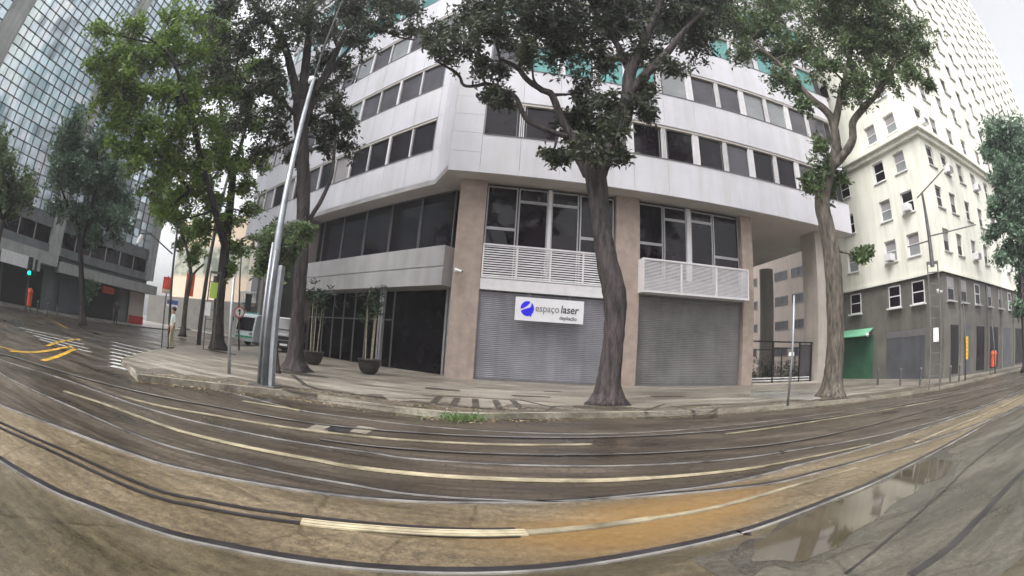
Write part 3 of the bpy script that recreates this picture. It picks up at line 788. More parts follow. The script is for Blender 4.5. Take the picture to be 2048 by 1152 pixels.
# globe logo: a disc cut by a white swoosh and a small tail
def disc_pts(cx, cz, r, a0, a1, n=28): return [(cx+r*math.cos(a0+(a1-a0)*k/n), cz+r*1.1*math.sin(a0+(a1-a0)*k/n)) for k in range(n+1)]
mb = MB()
cx, cz, rr = -.98, .02, .29
up = disc_pts(cx, cz, rr, R(68), R(188))
arc = [(cx+rr*(-.98+.22*k), cz+rr*(-.06+.02*k+.022*k*k)) for k in range(0, 7)]
mb.extr(up+arc, 1, -.042, -.0305)
lo_ = disc_pts(cx, cz, rr, R(200), R(415))
arc2 = [(cx+rr*(.58-.02*k), cz+rr*(.62-.13*k)) for k in range(0, 3)]+[(cx+rr*(.35-.3*k), cz+rr*(.18-.11*k)) for k in range(0, 4)]
mb.extr(lo_+arc2, 1, -.042, -.0305)
mb.extr([(cx+.1,cz-.27),(cx+.2,cz-.24),(cx+.16,cz-.36)], 1, -.042, -.0305)
mb.build('globe_logo', M['logo_blue'], sg, recalc=True)

# ------------------------------------------------------------------ black gate in the passage, hedge behind
g0 = fr(6.8,.55)
gt = thing('metal_gate', 'black open frame metal gate across the passage beside the stone pillar', 'gate', (g0.x,g0.y,0), BA)
mb = MB(); W = 5.1
mb.box(0, W, -.03, .03, 2.38, 2.46)
for x in (0, 1.75, 3.9, 4.9): mb.box(x, x+.09, -.035, .035, .12, 2.38)
mb.build('gate_frame', M['black_metal'], gt)
mb = MB(); mb.box(1.9, 3.85, .05, .09, 2.05, 2.12); mb.box(2.5, 2.56, .05, .09, .2, 2.05); mb.box(.12, 1.7, .05, .09, 1.95, 2.0); mb.box(.12,.17,.05,.09,.2,1.95)
mb.box(1.9, 1.96, .05, .09, .2, 2.05); mb.box(3.6, 3.66, .05, .09, .2, 2.05)
mb.build('gate_leaf', M['black_metal'], gt)
mb = MB()
for z in (.28, .42): mb.box(.1, 4.85, -.028, .028, z, z+.05)
mb.build('bottom_rail', M['white_paint'], gt)
mb = MB(); mb.box(3.99, 4.9, .06, .1, .4, 2.3); mb.build('gate_panel', M['glass_grey'], gt)

def leaves_np(rg, centers, per, size, spread, asp=2.4, up=.15):
    """many small two-triangle leaves radiating from twig ends; returns verts, faces arrays"""
    c = np.repeat(np.asarray(centers), per, axis=0); n = len(c)
    d = rg.normal(size=(n,3)); d[:,2] = d[:,2]*.7+up; d /= np.linalg.norm(d, axis=1)[:,None]
    L = size*rg.uniform(.45, 1.35, n)[:,None]
    c = c+rg.normal(size=(n,3))*spread
    s = np.cross(d, rg.normal(size=(n,3))); s /= np.linalg.norm(s, axis=1)[:,None]
    nn = np.cross(d, s)
    a = c; t = c+d*L-np.array([0,0,1])*L*.12; w = L/asp
    m1 = c+d*L*.55+s*w*.5+nn*L*.05; m2 = c+d*L*.55-s*w*.5+nn*L*.05
    V = np.stack([a, m1, t, m2], 1).reshape(-1,3)
    F = np.arange(n*4).reshape(-1,4)
    return V, F
def fastmesh(name, V, F, mat, parent=None):
    me = bpy.data.meshes.new(name)
    me.vertices.add(len(V)); me.vertices.foreach_set('co', V.astype(np.float32).ravel())
    me.loops.add(F.size); me.loops.foreach_set('vertex_index', F.ravel().astype(np.int32))
    me.polygons.add(len(F)); me.polygons.foreach_set('loop_start', np.arange(0, F.size, F.shape[1], dtype=np.int32))
    me.update(calc_edges=True); me.validate()
    me.materials.append(mat)
    o = bpy.data.objects.new(name, me); C.objects.link(o)
    if parent: o.parent = parent
    return o
rgh = np.random.default_rng(5)
hc = []
for k in range(420):
    x = rgh.uniform(7.2, 15.5); y = rgh.uniform(4.0, 5.6); z = rgh.uniform(.2, 1.0+.35*math.sin(x*3)+rgh.uniform(0,.3))
    hc.append(tuple(fr(x, y, z)))
V, F = leaves_np(rgh, hc, 9, .22, .1, 5, .9)
tag(fastmesh('hedge', V, F, M['hedge']), 'low dark spiky hedge growing behind the black gate', 'hedge')

# ------------------------------------------------------------------ tall cream building on the right
KO = Vector((23.67, 15.42, 0)); KA = R(4.0)
rb = thing('apartment_building', 'tall cream apartment block with grey stone lower floors on the street corner', 'building', KO, KA)
TOP = 66.0; LEN = 42.0; DEP = 9.6
mb = MB(); mb.box(0, LEN, 0, DEP, .05, 6.0); mb.build('stone_base', M['grey_stone'], rb)
zz = [4.45, 7.3, 9.95, 12.6]+[15.35+2.7*k for k in range(19)]
zz = [z for z in zz if z < TOP-2]
colsR = [1.15, 3.3, 5.95, 8.55, 11.5]+[14.3+2.8*k for k in range(10)]
colsL = [2.0, 4.1, 7.9]
def pierced(mb, z0, z1, out):                      # wall skin with real openings, .26 m deep, on both street faces
    rows = [z for z in zz if z0 < z < z1-1]
    lv = [z0]
    for z in rows: lv += [z, z+1.35]
    lv.append(z1)
    for i in range(len(lv)-1):
        a, b = lv[i], lv[i+1]
        if i % 2 == 0:
            mb.box(out, LEN, out, out+.26, a, b); mb.box(out, out+.26, out+.26, DEP, a, b)
        else:
            xs = [out]+[q for c in colsR for q in (c-.5, c+.5)]+[LEN]
            for k in range(0, len(xs), 2): mb.box(xs[k], xs[k+1], out, out+.26, a, b)
            ys = [out+.26]+[q for c in colsL for q in (c-.53, c+.53)]+[DEP]
            for k in range(0, len(ys), 2): mb.box(out, out+.26, ys[k], ys[k+1], a, b)
mb = MB(); pierced(mb, 6.0, 14.3, -.14); mb.build('wall', M['cream_wall'], rb)
mb = MB(); pierced(mb, 14.9, TOP, -.10); mb.build('upper_wall', M['cream_wall'], rb)
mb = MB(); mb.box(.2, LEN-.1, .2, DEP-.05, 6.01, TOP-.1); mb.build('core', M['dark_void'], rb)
mb = MB(); mb.box(-.65, LEN+.5, -.65, DEP+.4, 14.62, 14.9); mb.box(-.4, LEN+.3, -.4, DEP+.3, 14.3, 14.62); mb.box(-.22, LEN+.15, -.22, DEP+.15, 6.0, 6.16); mb.build('cornice', M['cream_wall'], rb)
def proto_window(w, h, axis, gm, frm, sill, blind=None):
    """window facing -y (axis 0) or -x (axis 1) centred on its sill, standing proud of the wall"""
    mb = MB() if axis == 0 else MB(lambda x, y, z: (y, x, z))
    f = .07; mb.mi = 0
    mb.box(-w/2, w/2, -.05, .0, 0, f); mb.box(-w/2, w/2, -.05, 0, h-f, h); mb.box(-w/2, -w/2+f, -.05, 0, f, h-f); mb.box(w/2-f, w/2, -.05, 0, f, h-f)
    mb.box(-w/2+f, w/2-f, -.045, 0, h*.52-.03, h*.52+.03)
    mb.mi = 1; mb.box(-w/2+f, w/2-f, -.025, 0, f, h*.52-.03); mb.box(-w/2+f, w/2-f, -.025, 0, h*.52+.03, h-f)
    if blind: mb.mi = 3; mb.box(-w/2+f+.01, w/2-f-.01, -.035, -.026, h*.52+.05, h-f)
    mb.mi = 2; mb.box(-w/2-.08, w/2+.08, -.30, 0, -.09, -.004)
    mats = [frm, gm, sill]+([blind] if blind else [])
    o = mb.build('window', mats, rb); return o
cnt = 0
w0 = [proto_window(1.02, 1.35, 0, M['glass_dark'], M['alu'], M['concrete'], M['blind']), proto_window(1.02, 1.35, 0, M['glass_dark'], M['white_alu'], M['concrete'])]
w1 = [proto_window(1.08, 1.35, 1, M['glass_pale'], M['white_alu'], M['white_paint'], M['blind']), proto_window(1.08, 1.35, 1, M['glass_dark'], M['white_alu'], M['white_paint'])]
first = {0: True, 1: True}
far_mb = MB(); far_mb.mi = 0
wr = random.Random(11)
used = {}
def put(protos, loc, i=None):
    global cnt
    p = protos[i if i is not None else wr.randrange(2)]
    if id(p) not in used: used[id(p)] = 1; p.location = loc
    else: dup(p, rb, loc)
    cnt += 1
row = 0; z = 7.3
acr = random.Random(4)
for r_, z in enumerate(zz):
    y = 0 if z < 6 else (.06 if z < 14.5 else .10)
    if z > TOP-2: break
    for c in colsL:
        if cnt < 96: put(w1, (y, c, z))
        else:
            far_mb.mi = 0; far_mb.box(y-.03, y, c-.55, c+.55, z-.02, z+1.4); far_mb.mi = 1; far_mb.box(-.20, -.101, c-.6, c+.6, z-.1, z-.01)
    for c in colsR:
        if z < 6 and c > 36: continue
        if cnt < 96 and z < 27: put(w0, (c, y, z))
        else:
            far_mb.mi = 0 if acr.random() < .7 else 2; far_mb.box(c-.52, c+.52, y-.03, y, z-.02, z+1.4); far_mb.mi = 1; far_mb.box(c-.6, c+.6, -.24, -.101, z-.12, z-.01)
fw = far_mb.build('upper_windows', [M['glass_dark'], M['concrete'], M['blind']], rb); fw['kind'] = 'stuff'
for (c, z) in ((5.95,7.3),(11.5,9.95),(3.3,12.6),(8.55,12.6),(14.3,7.3),(1.15,15.35)):
    mb = MB(); mb.box(c-.32, c+.32, -.62, -.02, z+.03, z+.48); ac = mb.build('air_conditioner', M['white_alu'], rb, bevel=.02)
    mb = MB()
    for k in range(6): mb.box(c-.27, c+.27, -.632, -.622, z+.08+.06*k, z+.11+.06*k)
    mb.build('grille', M['alu_dark'], ac)
for (c, z) in ((2.0,9.95),(4.1,7.3)):
    mb = MB(); mb.box(-.60, -.02, c-.3, c+.3, z+.03, z+.46); ac = mb.build('air_conditioner', M['white_alu'], rb, bevel=.02)
# street-level openings
mb = MB(); mb.box(-.03, .02, 1.55, 4.9, .12, 3.02); mb.build('garage_shutter', M['roller_grey'], rb)
mb = MB(); mb.box(-.05, -.032, 1.55, 4.9, 2.62, 3.0); mb.build('shutter_hood', M['alu_dark'], rb)
mb = MB(); mb.box(-.06, .02, 6.2, 9.4, .12, 2.9); mb.build('shop_front', M['green_wall'], rb)
mb = MB(); mb.add([(-.07,6.2,3.4),(-.07,9.4,3.4),(-.9,9.4,2.92),(-.9,6.2,2.92),(-.07,6.2,3.35),(-.07,9.4,3.35),(-.9,9.4,2.86),(-.9,6.2,2.86)], [(0,1,2,3),(7,6,5,4),(2,3,7,6),(0,3,7,4),(1,2,6,5)]); mb.build('awning', M['green_light'], rb)
for a, b, m in ((1.0,2.2,'dark_void'),(3.2,4.4,'roller_grey'),(5.6,7.2,'glass_dark'),(8.6,10.6,'dark_void'),(12.2,14.4,'roller_grey'),(16,19,'dark_void'),(21,24,'roller_grey'),(26,30,'dark_void')):
    mb = MB(); mb.box(a, b, -.03, .02, .3, 3.1); mb.build('doorway', M[m], rb)
for x in (2.5, 7.9, 11.4, 15.2):
    mb = MB(); mb.box(x, x+.35, -.08, 0, .1, 5.9); mb.build('pilaster', M['grey_stone'], rb)
for k, (px_, py_) in enumerate(((1868,572),(1872,590))):
    p = at(px_, py_, 22.2)
p = at(1735, 672, 26.0)
cctv(at(1876,582,22.0), R(-40), 'white dome security camera on the lattice pole by the grey corner')
cctv(at(1735,668,24.2), R(-60), 'long white security camera above the green shop front')

# annex seen through the passage
AO = Vector((30.8, 20.0, 0))
an = thing('annex_building', 'pale pinkish rear building with small square windows seen through the passage', 'building', AO, R(7))
mb = MB(); mb.box(0, 14, 14, 52, .05, 17); mb.build('wall', M['pink_wall'], an)
pw = None
for z in (4.65, 7.25, 9.9, 12.5, 1.9):
    for y in (15.5, 18.0, 20.9, 23.6, 26.4, 29.3, 32.2):
        if pw is None:
            mb = MB(); mb.mi = 0; mb.box(-.06, 0, -1.1, 1.1, 0, .09); mb.box(-.06, 0, -1.1, 1.1, .85, .94); mb.box(-.06,0,-1.1,-1.02,.09,.85); mb.box(-.06,0,1.02,1.1,.09,.85); mb.box(-.06,0,-.03,.03,.09,.85)
            mb.mi = 1; mb.box(-.02, 0, -1.02, 1.02, .09, .85)
            pw = mb.build('window', [M['alu_dark'], M['glass_grey']], an); pw.location = (0, y, z)
        else: dup(pw, an, (0, y, z))

# street continuing on the far right
fb = thing('distant_building', 'dark grey street building behind the trees at the right edge', 'building', (70,18.6,0), KA)
mb = MB(); mb.box(0, 50, 0, 14, 0, 24); mb.build('wall', M['grey_stone'], fb)
mb = MB()
for k in range(7):
    for x in range(16): mb.box(1.5+3*x, 2.9+3*x, -.05, 0, 1.2+3.2*k, 3.0+3.2*k)
mb.build('upper_windows', M['glass_dark'], fb)['kind'] = 'stuff'

# ------------------------------------------------------------------ glass tower on the left (face along -x side of the crossing street)
TO = Vector((-36.6, 34.3, 0))
tw = thing('glass_tower', 'blue mirror glass office tower with pale pilasters above a dark granite base', 'building', TO, R(-90))
TT = 62.0                                           # local x runs towards the camera side, local y away to the left
bays = [(.0,.9),(13.4,14.6),(26.2,28.4),(40,42)]
edges = [(.9,13.4),(14.6,26.2),(28.4,40)]
def TF(x, y, z): return (x, y, z)                  # y outwards positive
mb = MB(TF); mb.box(.2, 42, -18, -.35, .05, TT); mb.build('core', M['granite'], tw)
for a, b in bays:
    mb = MB(TF); mb.box(a, b, -.4, .55, 4.6, TT); mb.box(a+.3, b-.3, .55, .75, 4.6, TT); mb.build('pilaster', M['concrete'], tw)
for a, b in edges:
    n = round((b-a)/.95); g = (b-a)/n
    mb = MB(TF); mb.box(a, b, -.3, -.1, 7.6, TT); cg = mb.build('curtain_glass', M['curtain'], tw)
    mb = MB(TF)
    for k in range(1, n): mb.box(a+g*k-.035, a+g*k+.035, -.1, -.0, 7.6, TT)
    z = 7.65
    while z < TT: mb.box(a, b, -.1, -.02, z-.025, z+.025); z += .85
    mb.build('mullion_grid', M['pole_grey'], cg)
mb = MB(TF)
for a, b in edges: mb.box(a, b, -.3, .12, 4.6, 5.3); mb.box(a, b, -.3, .1, 6.6, 7.55)
mb.build('granite_band', M['granite'], tw)
for a, b in edges:
    mb = MB(TF); mb.box(a+.05, b-.05, -.25, -.12, 5.31, 6.59); mb.mi = 1
    for k in range(1, 6): mb.box(a+(b-a)/6*k-.06, a+(b-a)/6*k+.06, -.119, -.05, 5.31, 6.59)
    mb.build('ribbon_window', [M['glass_dark'], M['concrete']], tw)
mb = MB(TF); mb.box(.2, 13.6, .0, 1.6, 3.25, 4.1); mb.box(13.9, 30, .0, 1.2, 3.6, 4.55); mb.build('canopy', M['concrete'], tw)
mb = MB(TF); mb.box(17.2, 20.4, 1.22, 1.28, 2.9, 3.8); mb.build('fascia_sign', M['white_paint'], tw)
mb = MB(TF); mb.box(15.9, 17.0, 1.22, 1.26, 2.9, 3.75); mb.build('fascia_sign', M['concrete'], tw)
mb = MB(TF); mb.box(20.6, 23.6, 1.22, 1.26, 3.0, 3.8); mb.build('fascia_sign', M['concrete'], tw)
for a, b, m in ((.6,2.9,'pink_wall'),(3.2,4.6,'granite'),(5.2,8.6,'dark_void'),(9,12.6,'roller_grey'),(14.8,19.4,'dark_void'),(20,24.2,'roller_grey'),(25,28,'dark_void')):
    mb = MB(TF); mb.box(a, b, .02, .1, .14, 3.2); mb.build('shop_front', M[m], tw)
mb = MB(TF); mb.box(.6, 2.8, .11, .18, .14, .9); mb.build('shop_counter', M['red'], tw)
mb = MB(TF); mb.box(5.6, 7.2, .11, .5, 2.5, 3.1); mb.build('shop_banner', M['orange'], tw)

# street end buildings in the gap between the tower and the corner block
mural = gmat('mural', (.62,.52,.38), .75, var=.1, scale=.25)
n_ = mural.node_tree.nodes; l_ = mural.node_tree.links
tc = n_.new('ShaderNodeTexCoord'); sx = n_.new('ShaderNodeSeparateXYZ'); l_.new(tc.outputs['Object'], sx.inputs[0])
nz = n_.new('ShaderNodeTexNoise'); nz.inputs['Scale'].default_value = .55; nz.inputs['Detail'].default_value = 8; l_.new(tc.outputs['Object'], nz.inputs['Vector'])
cr = n_.new('ShaderNodeValToRGB'); cr.color_ramp.elements[0].position = .44; cr.color_ramp.elements[1].position = .56
cr.color_ramp.elements[0].color = (.16,.18,.14,1); cr.color_ramp.elements[1].color = (.42,.42,.34,1); l_.new(nz.outputs['Fac'], cr.inputs[0])
mr = n_.new('ShaderNodeMapRange'); mr.inputs[1].default_value = 7.8; mr.inputs[2].default_value = 8.6; l_.new(sx.outputs['Z'], mr.inputs[0])
mr2 = n_.new('ShaderNodeMapRange'); mr2.inputs[1].default_value = 12.2; mr2.inputs[2].default_value = 13; mr2.inputs[3].default_value = 1; mr2.inputs[4].default_value = 0; l_.new(sx.outputs['Z'], mr2.inputs[0])
mm = n_.new('ShaderNodeMath'); mm.operation = 'MULTIPLY'; l_.new(mr.outputs[0], mm.inputs[0]); l_.new(mr2.outputs[0], mm.inputs[1])
mx = n_.new('ShaderNodeMixRGB'); mx.inputs[1].default_value = (.70,.56,.42,1); l_.new(cr.outputs[0], mx.inputs[2]); l_.new(mm.outputs[0], mx.inputs[0])
l_.new(mx.outputs[0], n_['Principled BSDF'].inputs['Base Color'])
mbd = thing('mural_building', 'cream building wall with painted leaf mural above a plain grey lower wall', 'building', (-55,56,0), R(-12))
mb = MB(); mb.box(0, 21, 1.2, 12, 0, 17); mb.build('mural_wall', mural, mbd)
mb = MB(); mb.box(-6, 21.2, 0, 1.15, 0, 4.6); mb.build('lower_wall', M['grey_stone'], mbd)
hb = thing('balcony_house', 'old blue grey house with a stone balcony over dark shops behind the bus', 'building', (-35.0,52.0,0), R(-12))
mb = MB(); mb.box(0, 20, 0, 10, 0, 22); mb.build('wall', M['pink_wall'], hb)
mb = MB(); mb.box(.3, 20, -.1, 0, .2, 4.2); mb.build('shop_front', M['dark_void'], hb)
mb = MB(); mb.box(-.1, 20, -1.1, 0, 4.6, 5.0); mb.box(-.1, 20, -1.12, -1.0, 5.9, 6.05)
for k in range(60): mb.box(k*.33, k*.33+.12, -1.1, -1.0, 5.0, 5.9)
mb.build('balcony', M['concrete'], hb)
for zf in (5.2, 10.2, 14.6):
    for k in range(6):
        mb = MB(); mb.mi = 0; mb.box(.9+3*k, 2.4+3*k, -.08, 0, zf, zf+3.2); mb.mi = 1; mb.box(1.05+3*k, 2.25+3*k, -.1, -.081, zf+.15, zf+3.05)
        mb.build('window', [M['white_paint'], M['glass_grey']], hb)
# ------------------------------------------------------------------ trees
def tree(name, label, base, trunk, limbs, blobs, mat, bark='bark', leaf=.2, dens=1.0, seed=1, group=None, flare=1.35, twig=True):
    """trunk/limbs: [(x,y,z,r)...] in world; blobs: [(centre, radius)]"""
    t = thing(name, label, 'tree', base, 0, group)
    o = Vector(base); rp = random.Random(seed); rg = np.random.default_rng(seed)
    loc = lambda p: tuple(Vector(p[:3])-o)
    mb = MB()
    P = crom([(*loc(p), p[3]) for p in trunk], 6)
    rr = []
    z0 = P[0][2]
    for p in P:
        h = p[2]-z0
        rr.append(p[3]*(1+(flare-1)*math.exp(-h/.28)))
    mb.tube([p[:3] for p in P], rr, 16, jit=.09, rg=rp)
    ph = rp.uniform(0, 6.3)                        # buttressed foot and shallow fluting up the stem
    for i, p in enumerate(P):
        h = p[2]-z0
        for k_ in range(16):
            a_ = 2*math.pi*k_/16
            f_ = 1+.55*math.exp(-max(0,h)/.30)*max(0, math.sin(2.5*a_+ph))+.06*math.sin(5*a_+ph+h*.8)+.03*math.sin(3*a_-h*1.7)
            v_ = Vector(mb.v[i*16+k_]); c_ = Vector(p[:3]); mb.v[i*16+k_] = tuple(c_+(v_-c_)*f_)
    mb.build('trunk', M[bark], t, smooth=True)
    anchors = [(Vector(p[:3]), p[3]) for p in P if p[2] > (P[-1][2]-z0)*.35+z0]
    lm = MB()
    for L in limbs:
        Q = crom([(*loc(p), p[3]) for p in L], 5)
        lm.tube([q[:3] for q in Q], [q[3] for q in Q], 9, jit=.12, rg=rp)
        anchors += [(Vector(q[:3]), q[3]) for q in Q]
    if not anchors: anchors = [(Vector(P[-1][:3]), P[-1][3])]
    cents = []
    for c, r in blobs:
        c = Vector(loc(c))
        a, ar = min(anchors, key=lambda q: (q[0]-c).length)
        mid = (a+c)/2+Vector((rp.uniform(-.1,.1), rp.uniform(-.1,.1), rp.uniform(-.12,.05)))*r
        lm.tube([a, mid, c], [min(ar*.6, .05+.03*r), .03+.015*r, .022], 6)
        ns = max(8, int(20*dens*r*r))
        for k in range(ns):
            u = Vector((rp.gauss(0,1), rp.gauss(0,1), rp.gauss(0,.85)+.1)).normalized()
            e = c+u*r*rp.choice((rp.uniform(.5,1.0), rp.uniform(.7,1.3)))
            s0 = mid.lerp(c, rp.uniform(.2, 1.0))
            m_ = s0.lerp(e, .5)+Vector((rp.uniform(-.12,.12), rp.uniform(-.12,.12), rp.uniform(-.05,.15)))*r
            if twig: lm.tube([s0, m_, e], [.018, .012, .006], 4, cap=False)
            nn = 5
            for j in range(nn):
                q = m_.lerp(e, (j+1)/nn) + Vector((rp.gauss(0,.10), rp.gauss(0,.10), rp.gauss(0,.08)))*r
                cents.append(tuple(q))
                if rp.random() < .5:
                    cents.append(tuple(s0.lerp(m_, rp.random())+Vector((rp.gauss(0,.2), rp.gauss(0,.14), rp.gauss(0,.1)))*r))
    lm.build('limbs', M[bark], t, smooth=True)
    V, F = leaves_np(rg, cents, 9, leaf, leaf*.42, 2.3)
    fastmesh('crown', V, F, M[mat], t)
    return t
def TR(d, pts, k=1.0):                              # px path -> world path with radius in metres at distance d (entries may carry own distance)
    out = []
    for p in pts:
        dd = p[3] if len(p) > 3 else d
        q = at(p[0], p[1], dd); out.append((q.x, q.y, q.z, p[2]*k))
    return out
def BL(d, pts, seed=0):
    r_ = random.Random(seed); out = []
    for p in pts:
        dd = p[3] if len(p) > 3 else d+r_.uniform(-1.2, 1.2)
        q = at(p[0], p[1], dd); dist = (q-Vector((0,0,H))).length
        out.append((q, p[2]/912*dist))
    return out
def ground_start(tr, z=.1):
    x, y, _, r = tr[0]; return [(x, y, z, r)]+tr[1:]

# tree in the middle in front of the lettered shutter
d = 11.95
trunk = ground_start(TR(d, [(1214,818,.36),(1219,760,.31),(1226,697,.28),(1230,640,.28),(1229,590,.31),(1216,530,.29),(1205,470,.26),(1198,410,.26),(1190,350,.31),(1186,318,.30)]))
limbs = [TR(d, [(1176,350,.16),(1158,315,.14),(1142,270,.13),(1122,235,.12),(1104,190,.11),(1084,180,.10),(1055,160,.09),(1034,135,.08),(1000,118,.06)]),
         TR(d, [(1140,275,.09),(1100,262,.08),(1060,245,.08),(1044,222,.08),(1031,194,.075),(1003,179,.07),(975,168,.065),(950,172,.06),(927,170,.05),(915,148,.05),(870,120,.04)]),
         TR(d, [(1198,350,.22),(1214,315,.20),(1232,275,.21),(1250,235,.22),(1256,185,.22),(1262,140,.20),(1290,80,.15),(1320,10,.12),(1340,-60,.08)]),
         TR(d, [(1258,190,.16),(1290,150,.15),(1330,110,.13),(1370,60,.1),(1410,20,.07)]),
         TR(d, [(1262,150,.13),(1235,90,.11),(1200,40,.09),(1170,-20,.07)]),
         TR(d, [(1034,140,.06),(1060,90,.05),(1100,50,.04)]),
         TR(d, [(1084,182,.05),(1068,160,.04),(1065,140,.03)])]
bl = [(1188,262,62),(1150,272,40),(1230,262,40),(1180,302,38),(1135,250,26),(1165,228,30),(1215,300,30),(1205,205,28),(1288,180,30),(1100,318,17),(1125,315,15),(1243,312,13),(1280,205,34),(1300,228,18),(1215,215,30),
      (1330,40,75),(1390,90,45),(1240,50,80),(1150,60,75),(1070,50,75),(1060,110,45),(985,60,65),(920,90,45),(880,110,38),(960,130,36),(1130,120,50),(1200,130,50),(1290,110,48),(1350,140,35),
      (1080,-20,80),(1000,-20,80),(1180,-30,90),(1300,-50,90),(1420,-10,80),(1010,205,20),(985,195,20),(1000,150,30),(905,60,45),(860,75,25),(1170,185,30),(1390,40,60),(950,20,60)]
tree('street_tree', 'thick dark street tree standing before the lettered grey shutter', tuple(trunk[0][:2])+(.1,), trunk, limbs, BL(d, bl, 2), 'leaf_dark', leaf=.18, dens=1.2, seed=11, group='street trees on the pavement')

# tree by the left lamp column
d = 15.3
trunk = ground_start(TR(d, [(588,748,.36),(590,710,.27),(594,650,.24),(599,590,.23),(603,520,.23),(606,450,.23),(607,380,.24),(604,310,.24),(601,250,.26),(600,205,.27)]))
limbs = [TR(d, [(600,215,.20),(585,150,.17),(570,95,.14),(545,50,.12),(515,15,.10),(480,-20,.08)]),
         TR(d, [(602,210,.20),(610,140,.18),(618,70,.15),(628,0,.12),(640,-70,.09)]),
         TR(d, [(606,250,.16),(640,170,.15),(670,110,.12),(700,50,.1),(735,-10,.08)]),
         TR(d, [(650,160,.08),(700,95,.06),(750,60,.05),(800,75,.04),(830,80,.03)]),
         TR(d, [(608,500,.09),(620,440,.08),(640,405,.075),(662,355,.07),(668,310,.06),(672,260,.05)]),
         TR(d, [(600,240,.09),(560,200,.07),(510,170,.06),(470,160,.04)])]
bl = [(520,40,50),(560,90,40),(480,90,50),(600,40,60),(660,60,50),(700,20,55),(720,90,40),(640,120,40),(690,140,36),(750,50,50),(780,10,50),(810,60,30),(540,130,45),(500,180,48),(545,215,40),(480,240,40),
      (550,270,40),(520,300,36),(620,180,34),(670,215,42),(700,250,30),(660,270,38),(640,300,34),(690,295,26),(620,240,30),(560,170,40),(600,-20,70),(700,-30,60),(520,-20,60),(440,20,50),(650,180,34),(455,130,46),(590,320,24),(820,20,40)]
tree('street_tree', 'tall dark street tree behind the grey lamp column with a pruned side limb', tuple(trunk[0][:2])+(.1,), trunk, limbs, BL(d, bl, 4), 'leaf_dark', leaf=.18, dens=1.0, seed=12, group='street trees on the pavement')

# right tree by the passage
d = 16.4
trunk = ground_start(TR(d, [(1664,800,.42),(1666,750,.36),(1670,690,.33),(1670,620,.33),(1668,560,.33),(1662,500,.33),(1653,450,.31),(1645,405,.30),(1652,360,.29),(1664,320,.27)]))
limbs = [TR(d, [(1660,340,.22),(1672,295,.20),(1668,255,.19),(1655,225,.17),(1620,195,.14),(1590,160,.11),(1550,120,.09),(1500,80,.06)]),
         TR(d, [(1668,260,.16),(1680,200,.15),(1695,140,.13),(1705,70,.1),(1710,0,.08)]),
         TR(d, [(1664,335,.17),(1685,312,.17),(1705,280,.17),(1706,245,.16),(1725,218,.14),(1760,180,.1),(1790,120,.07)]),
         TR(d, [(1668,500,.06),(1690,505,.04),(1715,512,.02)])]
bl = [(1450,30,60),(1500,70,55),(1550,40,60),(1560,110,45),(1610,90,60),(1660,50,70),(1650,130,45),(1710,90,70),(1760,60,75),(1800,110,60),(1830,60,50),(1825,150,35),(1770,150,45),(1720,170,45),(1690,190,30),(1590,180,30),(1560,160,36),(1610,210,22),
      (1640,345,40),(1615,370,24),(1670,360,30),(1640,290,24),(1660,385,22),(1718,512,11),(1735,505,7),(1740,-10,80),(1640,-20,80),(1540,-20,70),(1850,100,28),(1480,110,30),(1860,175,14)]
tree('street_tree', 'street tree with forked trunk at the passage beside the thin post', tuple(trunk[0][:2])+(.1,), trunk, limbs, BL(d, bl, 5), 'leaf_mid', leaf=.19, dens=.95, seed=13, group='street trees on the pavement', bark='bark_light')

# big bright tree on the left corner of the pavement
d = 22.8
trunk = ground_start(TR(d, [(434,704,.40),(436,660,.30),(439,600,.27),(444,550,.26),(450,500,.25),(457,440,.22),(464,370,.2),(470,310,.17)]))
limbs = [TR(d, [(450,500,.17),(430,420,.16,21),(405,330,.15,20),(384,240,.15,19),(357,200,.13,19),(333,178,.12,18.5),(302,184,.09,18),(270,170,.06,18)]),
         TR(d, [(384,240,.09,19),(350,130,.08,18),(320,90,.06,18)]),
         TR(d, [(464,370,.14),(450,280,.12),(440,200,.1),(430,120,.08)]),
         TR(d, [(466,350,.12),(490,260,.1),(510,180,.07)]),
         TR(d, [(380,380,.07,20),(330,320,.06,19),(270,280,.05,18)])]
bl = [(215,130,46,18),(255,135,50,18.5),(200,190,34,18),(260,220,44,18.5),(285,300,44,18.5),(330,100,50,19),(380,210,46,19.5),(345,300,46,19.5),(430,110,44,21),(460,170,44,22),(400,370,40,21.5),(320,430,26,21),(440,290,44,22),(510,250,36,23),(520,330,30,23),(230,290,34,18),(230,100,40,18),(190,60,22,18),(260,60,36,18),(300,110,48,18.5),(350,80,46,19),(400,110,46,20),(210,160,36,18),(185,120,22,18),(260,180,46,18),(320,190,46,18),(370,170,46,20),(430,170,46,21),
      (240,240,42,18),(300,260,48,18),(360,260,48,19),(410,240,44,20),(460,250,40,22),(270,320,42,18),(330,340,46,19),(390,330,46,20),(440,330,44,22),(300,390,38,19),(360,400,42,21),(420,400,44,22),(480,330,36,23),
      (490,380,34,23),(350,440,30,22),(400,460,40,23),(450,450,36,23),(460,540,22,23),(440,60,44,20),(390,40,40,20),(480,190,40,22),(500,130,40,22),(340,30,30,19),(500,420,24,23),(470,500,26,23),(240,150,40,17.5)]
tree('street_tree', 'large bright green tree with leaning limbs at the far left pavement corner', tuple(trunk[0][:2])+(.1,), trunk, limbs, BL(d, bl, 6), 'leaf_bright', leaf=.22, dens=.9, seed=14, group='street trees on the pavement')

